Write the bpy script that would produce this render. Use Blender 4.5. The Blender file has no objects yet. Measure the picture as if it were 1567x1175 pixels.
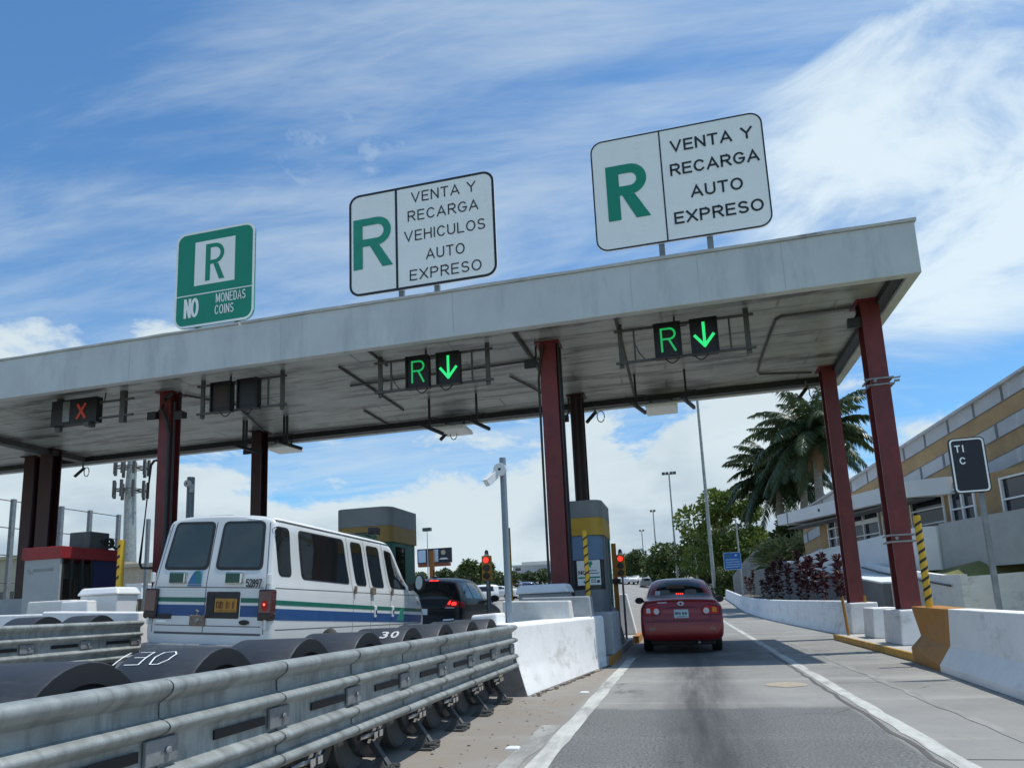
import bpy, bmesh, math, random
from mathutils import Vector, Matrix
from mathutils.bvhtree import BVHTree
random.seed(7)
S = bpy.context.scene
COL = S.collection
rad = math.radians
# ------------------------------------------------------------------ materials
M = {}
def mat(name, col, rough=0.6, metal=0.0, ns=4.0, na=0.12, bump=0.0, bs=40.0, dirt=None, coat=0.0, emit=None, es=0.0, spec=0.5, sub=None, coords='Object'):
    m = bpy.data.materials.new(name); m.use_nodes = True
    nt = m.node_tree; N = nt.nodes; L = nt.links
    b = N['Principled BSDF']
    b.inputs['Roughness'].default_value = rough
    b.inputs['Metallic'].default_value = metal
    b.inputs['Coat Weight'].default_value = coat
    b.inputs['Coat Roughness'].default_value = 0.05
    b.inputs['Specular IOR Level'].default_value = spec
    if emit:
        b.inputs['Emission Color'].default_value = (*emit, 1); b.inputs['Emission Strength'].default_value = es
    tc = N.new('ShaderNodeTexCoord')
    n = N.new('ShaderNodeTexNoise'); n.inputs['Scale'].default_value = ns; n.inputs['Detail'].default_value = 6; n.inputs['Roughness'].default_value = 0.62
    L.new(tc.outputs[coords], n.inputs['Vector'])
    r = N.new('ShaderNodeMapRange'); r.inputs[1].default_value = 0.3; r.inputs[2].default_value = 0.7
    r.inputs[3].default_value = 1 - na; r.inputs[4].default_value = 1 + na
    L.new(n.outputs['Fac'], r.inputs[0])
    mx = N.new('ShaderNodeMix'); mx.data_type = 'RGBA'; mx.blend_type = 'MULTIPLY'; mx.inputs[0].default_value = 1
    mx.inputs[6].default_value = (*col, 1); L.new(r.outputs[0], mx.inputs[7])
    out = mx.outputs[2]
    if dirt:
        dc, dsc, dlo, dhi, damt = dirt
        mp = N.new('ShaderNodeMapping'); L.new(tc.outputs[coords], mp.inputs['Vector'])
        if isinstance(dsc, (tuple, list)): mp.inputs['Scale'].default_value = dsc
        else: mp.inputs['Scale'].default_value = (dsc, dsc, dsc)
        d = N.new('ShaderNodeTexNoise'); d.inputs['Scale'].default_value = 1; d.inputs['Detail'].default_value = 8; d.inputs['Roughness'].default_value = 0.7
        L.new(mp.outputs[0], d.inputs['Vector'])
        dr = N.new('ShaderNodeMapRange'); dr.inputs[1].default_value = dlo; dr.inputs[2].default_value = dhi; dr.inputs[4].default_value = damt
        L.new(d.outputs['Fac'], dr.inputs[0])
        m2 = N.new('ShaderNodeMix'); m2.data_type = 'RGBA'; m2.inputs[7].default_value = (*dc, 1)
        L.new(dr.outputs[0], m2.inputs[0]); L.new(out, m2.inputs[6]); out = m2.outputs[2]
    L.new(out, b.inputs['Base Color'])
    if bump:
        bn = N.new('ShaderNodeTexNoise'); bn.inputs['Scale'].default_value = bs; bn.inputs['Detail'].default_value = 5
        L.new(tc.outputs[coords], bn.inputs['Vector'])
        bp = N.new('ShaderNodeBump'); bp.inputs['Strength'].default_value = bump; bp.inputs['Distance'].default_value = 0.02
        L.new(bn.outputs['Fac'], bp.inputs['Height']); L.new(bp.outputs[0], b.inputs['Normal'])
    M[name] = m
    return m
def leafmat(name, c1, c2, rough=0.55, tr=0.25):
    m = bpy.data.materials.new(name); m.use_nodes = True
    nt = m.node_tree; N = nt.nodes; L = nt.links; b = N['Principled BSDF']
    g = N.new('ShaderNodeNewGeometry'); mx = N.new('ShaderNodeMix'); mx.data_type = 'RGBA'
    tc = N.new('ShaderNodeTexCoord'); n = N.new('ShaderNodeTexNoise'); n.inputs['Scale'].default_value = 0.8
    L.new(tc.outputs['Object'], n.inputs['Vector'])
    ad = N.new('ShaderNodeMath'); ad.operation = 'ADD'; L.new(g.outputs['Random Per Island'], ad.inputs[0]); L.new(n.outputs['Fac'], ad.inputs[1])
    mu = N.new('ShaderNodeMath'); mu.operation = 'MULTIPLY'; mu.inputs[1].default_value = 0.5; L.new(ad.outputs[0], mu.inputs[0])
    mx.inputs[6].default_value = (*c1, 1); mx.inputs[7].default_value = (*c2, 1); L.new(mu.outputs[0], mx.inputs[0])
    L.new(mx.outputs[2], b.inputs['Base Color']); b.inputs['Roughness'].default_value = rough
    t = N.new('ShaderNodeBsdfTranslucent'); L.new(mx.outputs[2], t.inputs['Color'])
    ms = N.new('ShaderNodeMixShader'); ms.inputs[0].default_value = tr
    L.new(b.outputs[0], ms.inputs[1]); L.new(t.outputs[0], ms.inputs[2]); L.new(ms.outputs[0], N['Material Output'].inputs['Surface'])
    M[name] = m

mat('fascia', (.53, .565, .575), .75, ns=1.2, na=.07, bump=.15, bs=6, dirt=((.33, .37, .385), (1.9, 2.0, .38), .50, .72, .6))
mat('fascia_line', (.45, .48, .49), .8)
mat('coping', (.47, .47, .45), .7, ns=2, na=.15, dirt=((.12, .11, .10), (1.2, 3, 3), .55, .68, .7))
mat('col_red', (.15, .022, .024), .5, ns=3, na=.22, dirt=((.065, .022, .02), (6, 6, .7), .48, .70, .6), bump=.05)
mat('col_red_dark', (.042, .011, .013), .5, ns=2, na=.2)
mat('dark_steel', (.035, .037, .04), .5, .3)
mat('grey_steel', (.22, .235, .24), .5, .5, ns=6, na=.2)
mat('dull_pipe', (.085, .088, .085), .6, .2, ns=5, na=.2)
mat('galv', (.32, .345, .335), .5, .3, ns=5, na=.26, bump=.10, bs=50, dirt=((.12, .125, .115), (1.5, 11, 1.6), .46, .72, .75))
mat('galv_dull', (.27, .275, .28), .55, .5, ns=10, na=.25)
mat('silver', (.62, .62, .62), .35, .4)
mat('chrome', (.6, .6, .6), .2, 1)
mat('hdpe', (.030, .034, .040), .5, ns=3, na=.3, dirt=((.12, .125, .125), (1.6, 8, 8), .55, .74, .55))
mat('hdpe_edge', (.02, .022, .025), .5, ns=3, na=.2)
mat('hdpe_in', (.012, .012, .013), .7)
mat('white_conc', (.78, .78, .76), .8, ns=3, na=.06, bump=.2, bs=12, dirt=((.36, .33, .28), (1.3, 1.3, 2.6), .54, .72, .7))
mat('white_worn', (.62, .63, .60), .8, ns=3, na=.08, bump=.2, bs=14, dirt=((.34, .24, .12), (1.6, 1.6, 2.2), .56, .76, .75))
mat('white_paint', (.72, .74, .74), .45, ns=2, na=.04)
mat('grey_conc', (.33, .35, .36), .8, ns=3, na=.12, bump=.2, bs=18, dirt=((.15, .15, .15), (1.2, 1.2, 3), .52, .75, .6))
mat('grey_wall2', (.24, .24, .25), .85, ns=1.5, na=.12, dirt=((.13, .13, .13), (1, 1, .4), .52, .75, .5))
mat('grey_wall', (.16, .165, .17), .85, ns=1.5, na=.12, bump=.12, bs=12, dirt=((.09, .09, .09), (2, 2, .5), .52, .75, .5))
mat('dirty_conc', (.22, .21, .20), .9, ns=5, na=.35, bump=.4, bs=18)
mat('slab', (.42, .41, .38), .85, ns=4, na=.15, bump=.15)
mat('yellow', (.62, .38, .02), .5, ns=4, na=.12)
mat('yellow_worn', (.50, .27, .03), .65, ns=5, na=.2, dirt=((.2, .12, .05), 3, .52, .7, .7))
mat('ochre', (.40, .18, .03), .65, ns=4, na=.2, dirt=((.22, .12, .05), 4, .5, .7, .6))
mat('black', (.010, .010, .011), .5)
mat('black_gloss', (.008, .008, .009), .15)
mat('rubber', (.014, .014, .015), .8)
mat('sign_white', (.90, .93, .91), .45, ns=2, na=.03)
mat('sign_green', (.0, .25, .155), .45, ns=2, na=.05)
mat('sign_green2', (.015, .28, .19), .45)
mat('sign_black', (.012, .016, .022), .5)
mat('sign_navy', (.012, .014, .025), .5)
mat('sign_blue', (.02, .13, .42), .45)
mat('pale_blue', (.45, .6, .75), .5)
mat('led_off', (.014, .016, .02), .5)
mat('led_green', (.02, .5, .1), .5, emit=(.03, 1.0, .28), es=.72)
mat('led_green_dim', (.02, .4, .1), .5, emit=(.03, 1.0, .3), es=.27)
mat('led_red', (.35, .04, .02), .5, emit=(1, .12, .05), es=.06)
mat('led_brown', (.035, .022, .018), .6)
mat('lamp_red', (.6, .02, .02), .3, emit=(1, .035, .02), es=1.6)
mat('lamp_red_hot', (.8, .2, .1), .3, emit=(1, .10, .06), es=3)
mat('lens_red', (.45, .014, .010), .35, ns=30, na=.25, spec=.3)
mat('lens_red_dark', (.07, .006, .008), .12, ns=30, na=.25, coat=1)
mat('lens_amber', (.75, .24, .02), .35, spec=.3)
mat('lens_clear', (.62, .56, .52), .3, spec=.4)
mat('lens_dark', (.03, .02, .015), .2)
mat('sig_yellow', (.55, .25, .02), .5)
mat('glass', (.010, .013, .014), .03, spec=.7)
mat('glass_green', (.045, .062, .06), .06, spec=.6)
mat('shrub_plain', (.10, .13, .05), .6)
mat('brick_red', (.20, .06, .03), .7)
mat('ochre_dark', (.24, .095, .02), .7)
mat('sign_dark_green', (.008, .075, .05), .25)
mat('seam_grey', (.10, .10, .10), .6)
mat('mirror', (.48, .56, .56), .4, 0)  # pale matte colour painted in place of the bright reflection
mat('far_blue', (.015, .04, .14), .25, coat=1)
mat('glass_car', (.006, .008, .009), .05, spec=.3)
mat('glass_sky', (.02, .03, .045), .05, spec=.5)
mat('glass_bld', (.025, .032, .045), .05, spec=.6)
mat('van_white', (.66, .68, .67), .3, ns=1.2, na=.05, coat=.6, dirt=((.42, .40, .36), (1.2, 1.2, 3), .60, .85, .5))
mat('van_green', (.01, .13, .09), .35)
mat('van_blue', (.02, .075, .215), .4)
mat('logo_blue', (.03, .16, .36), .4)
mat('logo_green', (.02, .20, .16), .4)
mat('plate_orange', (.40, .20, .03), .5, ns=20, na=.2)
mat('plate_pale', (.42, .5, .5), .5)
mat('plate_ink', (.05, .09, .12), .5)
mat('plate_ink2', (.17, .06, .01), .5)
mat('rust', (.20, .16, .12), .7, ns=30, na=.5)
mat('brown', (.10, .03, .02), .6)
mat('suv_black', (.004, .005, .007), .38, 0, coat=.18, spec=.25)
mat('car_red', (.215, .006, .010), .30, .15, coat=.45, ns=3, na=.06)
mat('car_red_seam', (.03, .004, .005), .5)
mat('trim', (.02, .02, .022), .5)
mat('seat', (.10, .10, .10), .8)
mat('booth_grey', (.20, .22, .23), .5, ns=2, na=.08)
mat('booth_light', (.30, .33, .34), .5, ns=2, na=.08)
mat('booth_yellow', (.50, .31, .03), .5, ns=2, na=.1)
mat('booth_yellow_shaded', (.30, .185, .04), .5, ns=2, na=.1)  # booth yellow darkened to stand for the deeper shade round the second booth
mat('booth_blue', (.13, .22, .34), .5, ns=2, na=.08)
mat('booth_green', (.015, .13, .085), .5)
mat('booth_dark', (.03, .033, .033), .3)
mat('booth_red', (.24, .015, .016), .5, ns=2, na=.15)
mat('booth_navy', (.016, .020, .075), .5)
mat('booth_inner', (.16, .11, .07), .7, ns=3, na=.4)
mat('tan', (.42, .36, .28), .8, ns=2, na=.12)
mat('bld_grey', (.42, .43, .44), .8, ns=.8, na=.1, dirt=((.62, .63, .63), (.5, .5, .15), .58, .63, .6))
mat('bld_yellow', (.35, .235, .115), .8, ns=1, na=.2, bump=.1, bs=8, dirt=((.20, .13, .07), (1.2, 1.2, .4), .52, .74, .5))
mat('bld_white', (.66, .68, .68), .75, ns=1, na=.06, dirt=((.35, .36, .36), (.7, .7, .5), .62, .8, .5))
mat('bld_far', (.55, .55, .52), .8, ns=.2, na=.08)
mat('bld_beige', (.40, .38, .32), .8, ns=.3, na=.08)
mat('roof_dark', (.09, .09, .09), .7)
mat('grass', (.16, .17, .055), .95, ns=1.2, na=.4, bump=.6, bs=60, dirt=((.22, .18, .08), 2, .45, .65, .7))
mat('earth', (.12, .10, .07), .95, ns=1, na=.4, bump=.3)
mat('bark', (.16, .13, .10), .9, ns=8, na=.35, bump=.4, bs=20)
mat('palm_bark', (.28, .26, .23), .85, ns=6, na=.2, bump=.2, dirt=((.14, .12, .1), (1, 1, 9), .5, .6, .6))
mat('palm_shaft', (.10, .16, .05), .6)
leafmat('leaf_mid', (.06, .11, .018), (.20, .25, .05))
leafmat('leaf_dark', (.03, .06, .015), (.11, .15, .035))
leafmat('leaf_far', (.05, .08, .03), (.11, .15, .06))
leafmat('palm_leaf', (.025, .048, .018), (.085, .125, .05), .4)
leafmat('palm_dead', (.26, .15, .07), (.36, .24, .13), .7)
leafmat('ti_leaf', (.03, .005, .009), (.10, .013, .02), .55, .12)
leafmat('shrub', (.12, .16, .05), (.32, .33, .15))

# ------------------------------------------------------------------ geometry helpers
class MB:
    def __init__(s): s.v = []; s.f = []; s.m = []
    def add(s, vs, fs, m=0):
        o = len(s.v); s.v += [Vector(p) for p in vs]
        for f in fs: s.f.append([i + o for i in f]); s.m.append(m)
        return s
    def hexa(s, p, m=0):   # p: 4 bottom (ccw) + 4 top
        return s.add(p, [(3, 2, 1, 0), (4, 5, 6, 7), (0, 1, 5, 4), (1, 2, 6, 5), (2, 3, 7, 6), (3, 0, 4, 7)], m)
    def box(s, x0, x1, y0, y1, z0, z1, m=0):
        return s.hexa([(x0, y0, z0), (x1, y0, z0), (x1, y1, z0), (x0, y1, z0), (x0, y0, z1), (x1, y0, z1), (x1, y1, z1), (x0, y1, z1)], m)
    def prism(s, poly, fn, a0, a1, m=0, mcap=None):   # fn(u,v,a)->xyz
        n = len(poly); vs = [fn(u, v, a0) for u, v in poly] + [fn(u, v, a1) for u, v in poly]
        s.add(vs, [(i, (i + 1) % n, n + (i + 1) % n, n + i) for i in range(n)], m)
        o = len(s.v) - 2 * n
        for f in ([o + i for i in range(n)][::-1], [o + n + i for i in range(n)]): s.f.append(f); s.m.append(m if mcap is None else mcap)
        return s
    def rings(s, rings, m=0, closed=True, cap=True):
        n = len(rings[0]); vs = [p for r in rings for p in r]; fs = []
        for k in range(len(rings) - 1):
            for i in range(n if closed else n - 1):
                j = (i + 1) % n; fs.append((k * n + i, k * n + j, (k + 1) * n + j, (k + 1) * n + i))
        if cap and closed: fs.append(tuple(range(n))[::-1]); fs.append(tuple(range((len(rings) - 1) * n, len(rings) * n)))
        return s.add(vs, fs, m)
    def tube(s, pts, r, n=8, m=0, r1=None):
        pts = [Vector(p) for p in pts]; R = []
        for i, p in enumerate(pts):
            d = ((pts[min(i + 1, len(pts) - 1)] - p).normalized() + (p - pts[max(i - 1, 0)]).normalized())
            if d.length < 1e-6: d = Vector((0, 0, 1))
            d.normalize(); a = Vector((0, 0, 1)) if abs(d.z) < .9 else Vector((1, 0, 0))
            u = d.cross(a).normalized(); w = d.cross(u)
            rr = r if r1 is None else r + (r1 - r) * i / (len(pts) - 1)
            R.append([p + (u * math.cos(t) + w * math.sin(t)) * rr for t in [2 * math.pi * k / n for k in range(n)]])
        return s.rings(R, m)
    def bar(s, p, q, w, h, m=0, up=(0, 0, 1)):   # rectangular bar
        p, q = Vector(p), Vector(q); d = (q - p).normalized(); up = Vector(up)
        if abs(d.dot(up)) > .95: up = Vector((0, 1, 0))
        u = d.cross(up).normalized() * w / 2; w2 = u.cross(d).normalized() * h / 2
        return s.hexa([p - u - w2, p + u - w2, q + u - w2, q - u - w2, p - u + w2, p + u + w2, q + u + w2, q - u + w2], m)
    def build(s, name, mats, parent=None, smooth=None, bevel=None, world=False, bseg=2, fix=True):
        if world and parent:
            o = parent.location; s.v = [p - o for p in s.v]
        me = bpy.data.meshes.new(name); me.from_pydata([tuple(p) for p in s.v], [], s.f)
        if not isinstance(mats, (list, tuple)): mats = [mats]
        for x in mats: me.materials.append(M[x])
        me.polygons.foreach_set('material_index', s.m)
        if fix:
            bm = bmesh.new(); bm.from_mesh(me); bmesh.ops.recalc_face_normals(bm, faces=bm.faces); bm.to_mesh(me); bm.free()
        if smooth is not None:
            me.polygons.foreach_set('use_smooth', [True] * len(me.polygons)); me.set_sharp_from_angle(angle=rad(smooth))
        me.update()
        ob = bpy.data.objects.new(name, me); COL.objects.link(ob)
        if parent: ob.parent = parent
        if bevel:
            b = ob.modifiers.new('bev', 'BEVEL'); b.width = bevel; b.segments = bseg; b.limit_method = 'ANGLE'; b.angle_limit = rad(40)
        return ob
def tag(o, label=None, cat=None, group=None, kind=None):
    if label: o['label'] = label
    if cat: o['category'] = cat
    if group: o['group'] = group
    if kind: o['kind'] = kind
    return o
def thing(name, label, cat, loc=(0, 0, 0), rz=0, group=None):
    o = bpy.data.objects.new(name, None); COL.objects.link(o); o.empty_display_size = .2
    o.location = loc; o.rotation_euler = (0, 0, rz)
    return tag(o, label, cat, group)
def dup(root, loc, label, rz=None, scale=None):
    def cp(o, par):
        c = o.copy(); COL.objects.link(c)
        if par: c.parent = par
        for ch in o.children: cp(ch, c)
        return c
    r = cp(root, None); r.location = loc; r['label'] = label
    if rz is not None: r.rotation_euler.z = rz
    if scale is not None: r.scale = scale if isinstance(scale, tuple) else (scale,) * 3
    return r
XZ = lambda u, v, a: (u, a, v)
YZ = lambda u, v, a: (a, u, v)
XY = lambda u, v, a: (u, v, a)
def rrect(x0, x1, z0, z1, r, n=6):
    out = []
    for cx, cz, a in ((x1 - r, z1 - r, 0), (x0 + r, z1 - r, 90), (x0 + r, z0 + r, 180), (x1 - r, z0 + r, 270)):
        for k in range(n + 1):
            t = rad(a + 90 * k / n); out.append((cx + r * math.cos(t), cz + r * math.sin(t)))
    return out
def ring_prism(mb, outer, inner, fn, a0, a1, m=0):
    n = len(outer)
    vs = [fn(u, v, a0) for u, v in outer] + [fn(u, v, a0) for u, v in inner] + [fn(u, v, a1) for u, v in outer] + [fn(u, v, a1) for u, v in inner]
    fs = []
    for i in range(n):
        j = (i + 1) % n
        fs += [(i, j, n + j, n + i), (2 * n + i, 3 * n + i, 3 * n + j, 2 * n + j), (i, 2 * n + i, 2 * n + j, j), (n + i, n + j, 3 * n + j, 3 * n + i)]
    mb.add(vs, fs, m)
def circ(cx, cz, r, n=20, rz=None): return [(cx + r * math.cos(2 * math.pi * k / n), cz + (rz or r) * math.sin(2 * math.pi * k / n)) for k in range(n)]
# text -> list of (verts2d, faces) normalised in its bbox
def text_mesh(txt, bold=0.0, spacing=1.0):
    cu = bpy.data.curves.new('t', 'FONT'); cu.body = txt; cu.size = 1; cu.offset = bold; cu.space_character = spacing; cu.resolution_u = 4
    ob = bpy.data.objects.new('t', cu); COL.objects.link(ob)
    dg = bpy.context.evaluated_depsgraph_get(); dg.update()
    me = bpy.data.meshes.new_from_object(ob.evaluated_get(dg))
    vs = [(v.co.x, v.co.y) for v in me.vertices]; fs = [tuple(p.vertices) for p in me.polygons]
    bpy.data.objects.remove(ob); bpy.data.curves.remove(cu); bpy.data.meshes.remove(me)
    x0 = min(v[0] for v in vs); x1 = max(v[0] for v in vs); y0 = min(v[1] for v in vs); y1 = max(v[1] for v in vs)
    return [((x - x0) / (x1 - x0), (y - y0) / (y1 - y0)) for x, y in vs], fs
def add_text(mb, txt, x0, x1, z0, z1, fn, m=0, bold=0.0, spacing=1.0):   # fn(u,v)->xyz
    vs, fs = text_mesh(txt, bold, spacing)
    mb.add([fn(x0 + u * (x1 - x0), z0 + v * (z1 - z0)) for u, v in vs], fs, m)
# simple stroke lettering (road-sign style): polylines in a box 0..w x 0..1
def _arc(cx, cy, rx, ry, a0, a1, n=9): return [(cx + rx * math.cos(rad(a0 + (a1 - a0) * k / n)), cy + ry * math.sin(rad(a0 + (a1 - a0) * k / n))) for k in range(n + 1)]
def glyph(c):
    if c == 'V': return .72, [[(0, 1), (.36, 0), (.72, 1)]]
    if c == 'E': return .56, [[(.56, 1), (0, 1), (0, 0), (.56, 0)], [(0, .52), (.5, .52)]]
    if c == 'N': return .64, [[(0, 0), (0, 1)], [(.03, .97), (.61, .03)], [(.64, 0), (.64, 1)]]
    if c == 'T': return .62, [[(0, 1), (.62, 1)], [(.31, 1), (.31, 0)]]
    if c == 'A': return .74, [[(0, 0), (.37, 1), (.74, 0)], [(.13, .30), (.61, .30)]]
    if c == 'Y': return .7, [[(0, 1), (.35, .47), (.7, 1)], [(.35, .5), (.35, 0)]]
    if c == 'R': return .62, [[(0, 0), (0, 1), (.36, 1)] + _arc(.36, .745, .245, .255, 90, -90, 10) + [(0, .49)], [(.30, .49), (.63, 0)]]
    if c == 'P': return .6, [[(0, 0), (0, 1), (.34, 1)] + _arc(.34, .74, .25, .26, 90, -90, 10) + [(0, .48)]]
    if c == 'C': return .66, [_arc(.35, .5, .35, .5, 42, 318, 18)]
    if c == 'G': return .7, [_arc(.36, .5, .36, .5, 42, 350, 18) + [(.71, .45), (.40, .45)]]
    if c == 'O': return .74, [_arc(.37, .5, .37, .5, 0, 360, 26)]
    if c == '0': return .56, [_arc(.28, .5, .28, .5, 0, 360, 22)]
    if c == 'U': return .62, [[(0, 1), (0, .32)] + _arc(.31, .31, .31, .31, 180, 360, 10) + [(.62, 1)]]
    if c == 'X': return .66, [[(0, 1), (.66, 0)], [(0, 0), (.66, 1)]]
    if c == 'S': return .58, [_arc(.29, .75, .27, .25, 35, 270, 10) + _arc(.29, .25, .29, .25, 90, -150, 11)[1:]]
    if c == 'H': return .62, [[(0, 0), (0, 1)], [(.62, 0), (.62, 1)], [(0, .52), (.62, .52)]]
    if c == 'I': return .01, [[(.005, 0), (.005, 1)]]
    if c == 'L': return .52, [[(0, 1), (0, 0), (.52, 0)]]
    if c == 'M': return .84, [[(0, 0), (0, 1)], [(.03, .97), (.42, .1)], [(.42, .1), (.81, .97)], [(.84, 0), (.84, 1)]]
    if c == 'D': return .62, [[(0, 0), (0, 1), (.28, 1)] + _arc(.28, .5, .34, .5, 90, -90, 14) + [(0, 0)]]
    if c == '5': return .54, [[(.5, 1), (.06, 1), (.03, .55)] + _arc(.26, .31, .28, .31, 125, -150, 12)]
    if c == '2': return .54, [_arc(.27, .73, .26, .27, 160, -30, 10) + [(.0, .0), (.55, 0)]]
    if c == '8': return .54, [_arc(.27, .75, .22, .25, 0, 360, 18), _arc(.27, .26, .27, .26, 0, 360, 18)]
    if c == '9': return .54, [_arc(.27, .71, .26, .29, 0, 360, 18), [(.53, .71)] + _arc(.2, .6, .33, .6, 0, -85, 8)]
    if c == '7': return .52, [[(0, 1), (.52, 1), (.16, 0)]]
    return .35, []
def ribbon(pts, wd):
    n = len(pts); L_, R_ = [], []; closed = (Vector(pts[0]) - Vector(pts[-1])).length < 1e-5
    P = [Vector(p) for p in pts]
    for i in range(n):
        a = P[i] - P[i - 1] if i > 0 else (P[-1] - P[-2] if closed else P[1] - P[0])
        b = P[i + 1] - P[i] if i < n - 1 else (P[1] - P[0] if closed else P[-1] - P[-2])
        a = a.normalized(); b = b.normalized(); na = Vector((-a.y, a.x)); nb = Vector((-b.y, b.x)); m = (na + nb)
        m = na if m.length < .2 else m.normalized(); k = min(1 / max(.3, m.dot(na)), 2.2); e = Vector((0, 0))
        L_.append(P[i] + m * wd / 2 * k); R_.append(P[i] - m * wd / 2 * k)
    return L_, R_
def stroke_text(mb, txt, x0, x1, z0, z1, fn, wd, gap=.30, m=0, space=.5):
    h = z1 - z0; adv = []; x = 0
    for c in txt:
        if c == ' ': x += space; continue
        w_, g = glyph(c); adv.append((x, g)); x += w_ + gap
    tot = x - gap; e = wd / 2; sx = (x1 - x0 - wd) / tot; sz = h - wd
    for ox, g in adv:
        for q, pl in enumerate(g):
            pts = [(x0 + e + (ox + u) * sx, z0 + e + v * sz) for u, v in pl]
            P = [Vector(p) for p in pts]
            if (P[0] - P[-1]).length > 1e-5:
                P[0] = P[0] + (P[0] - P[1]).normalized() * e * .98; P[-1] = P[-1] + (P[-1] - P[-2]).normalized() * e * .98
            L_, R_ = ribbon([tuple(p) for p in P], wd); n = len(L_)
            mb.add([fn(p.x, p.y) + Vector((0, -.0006 * q, 0)) for p in L_ + R_], [(i, n + i, n + i + 1, i + 1) for i in range(n - 1)], m)
def bold_R(mb, x0, x1, z0, z1, t, fn):
    w = x1 - x0; h = z1 - z0; zm = z0 + h * .44; ro = (z1 - zm) / 2; cz = (z1 + zm) / 2; xb = x1 - w * .04 - ro; ti = t * .78; ri = ro - ti
    q = lambda P: mb.add([fn(*p) for p in P], [tuple(range(len(P)))])
    q([(x0, z0), (x0 + t, z0), (x0 + t, z1), (x0, z1)])
    q([(x0 + t, z1 - ti), (xb, z1 - ti), (xb, z1), (x0 + t, z1)]); q([(x0 + t, zm), (xb, zm), (xb, zm + ti), (x0 + t, zm + ti)])
    n = 14
    for k in range(n):
        a, b = math.pi / 2 - math.pi * k / n, math.pi / 2 - math.pi * (k + 1) / n
        q([(xb + ri * math.cos(a), cz + ri * math.sin(a)), (xb + ri * math.cos(b), cz + ri * math.sin(b)), (xb + ro * math.cos(b), cz + ro * math.sin(b)), (xb + ro * math.cos(a), cz + ro * math.sin(a))])
    q([(x1 - t * 1.12, z0), (x1, z0), (x0 + w * .66, zm), (x0 + w * .66 - t * 1.0, zm)])
# terrain -----------------------------------------------------------
def cl(v, a, b): return max(a, min(b, v))
def tz(x, y):
    l = .047 * cl(-2.3 - x, 0, 10.5)
    l *= 1 + .03 * cl(y - 20, 0, 55)
    d = max(0, y - 30); far = .0004 * d * d if d < 70 else 1.96 + .056 * (d - 70)
    far = min(far, 9)
    r = .75 * cl(x - 7.0, 0, 3.0) * cl((y - 26) / 6, 0, 1)
    return l + far * cl((260 - y) / 60, 1, 1) + r
# ------------------------------------------------------------------ camera, world, sun
cam = bpy.data.cameras.new('camera'); co = bpy.data.objects.new('camera', cam); COL.objects.link(co); S.camera = co
F, CX, CY, W, H = 1066.0, 783.0, 742.0, 1567.0, 1175.0
cam.sensor_fit = 'HORIZONTAL'; cam.sensor_width = 36; cam.lens = F / W * 36
cam.shift_x = -(CX - W / 2) / W; cam.shift_y = (CY - H / 2) / W
cam.clip_start = .05; cam.clip_end = 6000
Rm = Matrix.Rotation(rad(13.36), 4, 'Z') @ Matrix.Rotation(rad(90 + 9.82), 4, 'X') @ Matrix.Rotation(rad(-2.53), 4, 'Z')
co.matrix_world = Matrix.Translation((0, 0, 1.2)) @ Rm
def pray(x, y): return (Rm.to_3x3() @ Vector(((x - CX) / F, -(y - CY) / F, -1))).normalized()
S.render.resolution_x = 1024; S.render.resolution_y = 767
S.view_settings.view_transform = 'Standard'; S.view_settings.look = 'None'; S.view_settings.exposure = 0.0
sd = Vector((.36, .07, 1)).normalized()
sun = bpy.data.lights.new('sun', 'SUN'); sun.energy = 3.9; sun.angle = rad(.53); sun.color = (1, .96, .89)
so = bpy.data.objects.new('sun', sun); COL.objects.link(so); so.rotation_euler = sd.to_track_quat('Z', 'Y').to_euler(); so.location = (0, 0, 60)
w = bpy.data.worlds.new('World'); S.world = w; w.use_nodes = True
nt = w.node_tree; N = nt.nodes; L = nt.links; N.clear()
def nd(t, **k):
    n = N.new(t)
    for a, b in k.items():
        if a.startswith('i'): n.inputs[int(a[1:])].default_value = b
        else: setattr(n, a, b)
    return n
def mth(op, a, b=None, c=None, clamp=False):
    n = N.new('ShaderNodeMath'); n.operation = op; n.use_clamp = clamp
    for i, v in enumerate((a, b, c)):
        if v is None: continue
        if isinstance(v, (int, float)): n.inputs[i].default_value = v
        else: L.new(v, n.inputs[i])
    return n.outputs[0]
def mr(v, a, b, c=0, d=1, smooth=True):
    n = N.new('ShaderNodeMapRange'); n.interpolation_type = 'SMOOTHSTEP' if smooth else 'LINEAR'
    L.new(v, n.inputs[0])
    for i, x in zip((1, 2, 3, 4), (a, b, c, d)): n.inputs[i].default_value = x
    return n.outputs[0]
def noise(vec, scale, detail=7, rough=.6, dist=0, sc=(1, 1, 1), rot=(0, 0, 0), loc=(0, 0, 0)):
    mp = N.new('ShaderNodeMapping'); L.new(vec, mp.inputs[0]); mp.inputs['Scale'].default_value = sc; mp.inputs['Rotation'].default_value = rot; mp.inputs['Location'].default_value = loc
    n = N.new('ShaderNodeTexNoise'); n.inputs['Scale'].default_value = scale; n.inputs['Detail'].default_value = detail; n.inputs['Roughness'].default_value = rough; n.inputs['Distortion'].default_value = dist
    L.new(mp.outputs[0], n.inputs['Vector']); return n.outputs['Fac']
def dotd(p):
    d = pray(*p); n = N.new('ShaderNodeVectorMath'); n.operation = 'DOT_PRODUCT'; L.new(tcw, n.inputs[0]); n.inputs[1].default_value = d; return n.outputs['Value']
tcn = N.new('ShaderNodeTexCoord'); tcw = tcn.outputs['Generated']
sep = N.new('ShaderNodeSeparateXYZ'); L.new(tcw, sep.inputs[0]); dz = sep.outputs[2]
sky = N.new('ShaderNodeTexSky'); sky.sky_type = 'NISHITA'; sky.sun_disc = False
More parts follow.
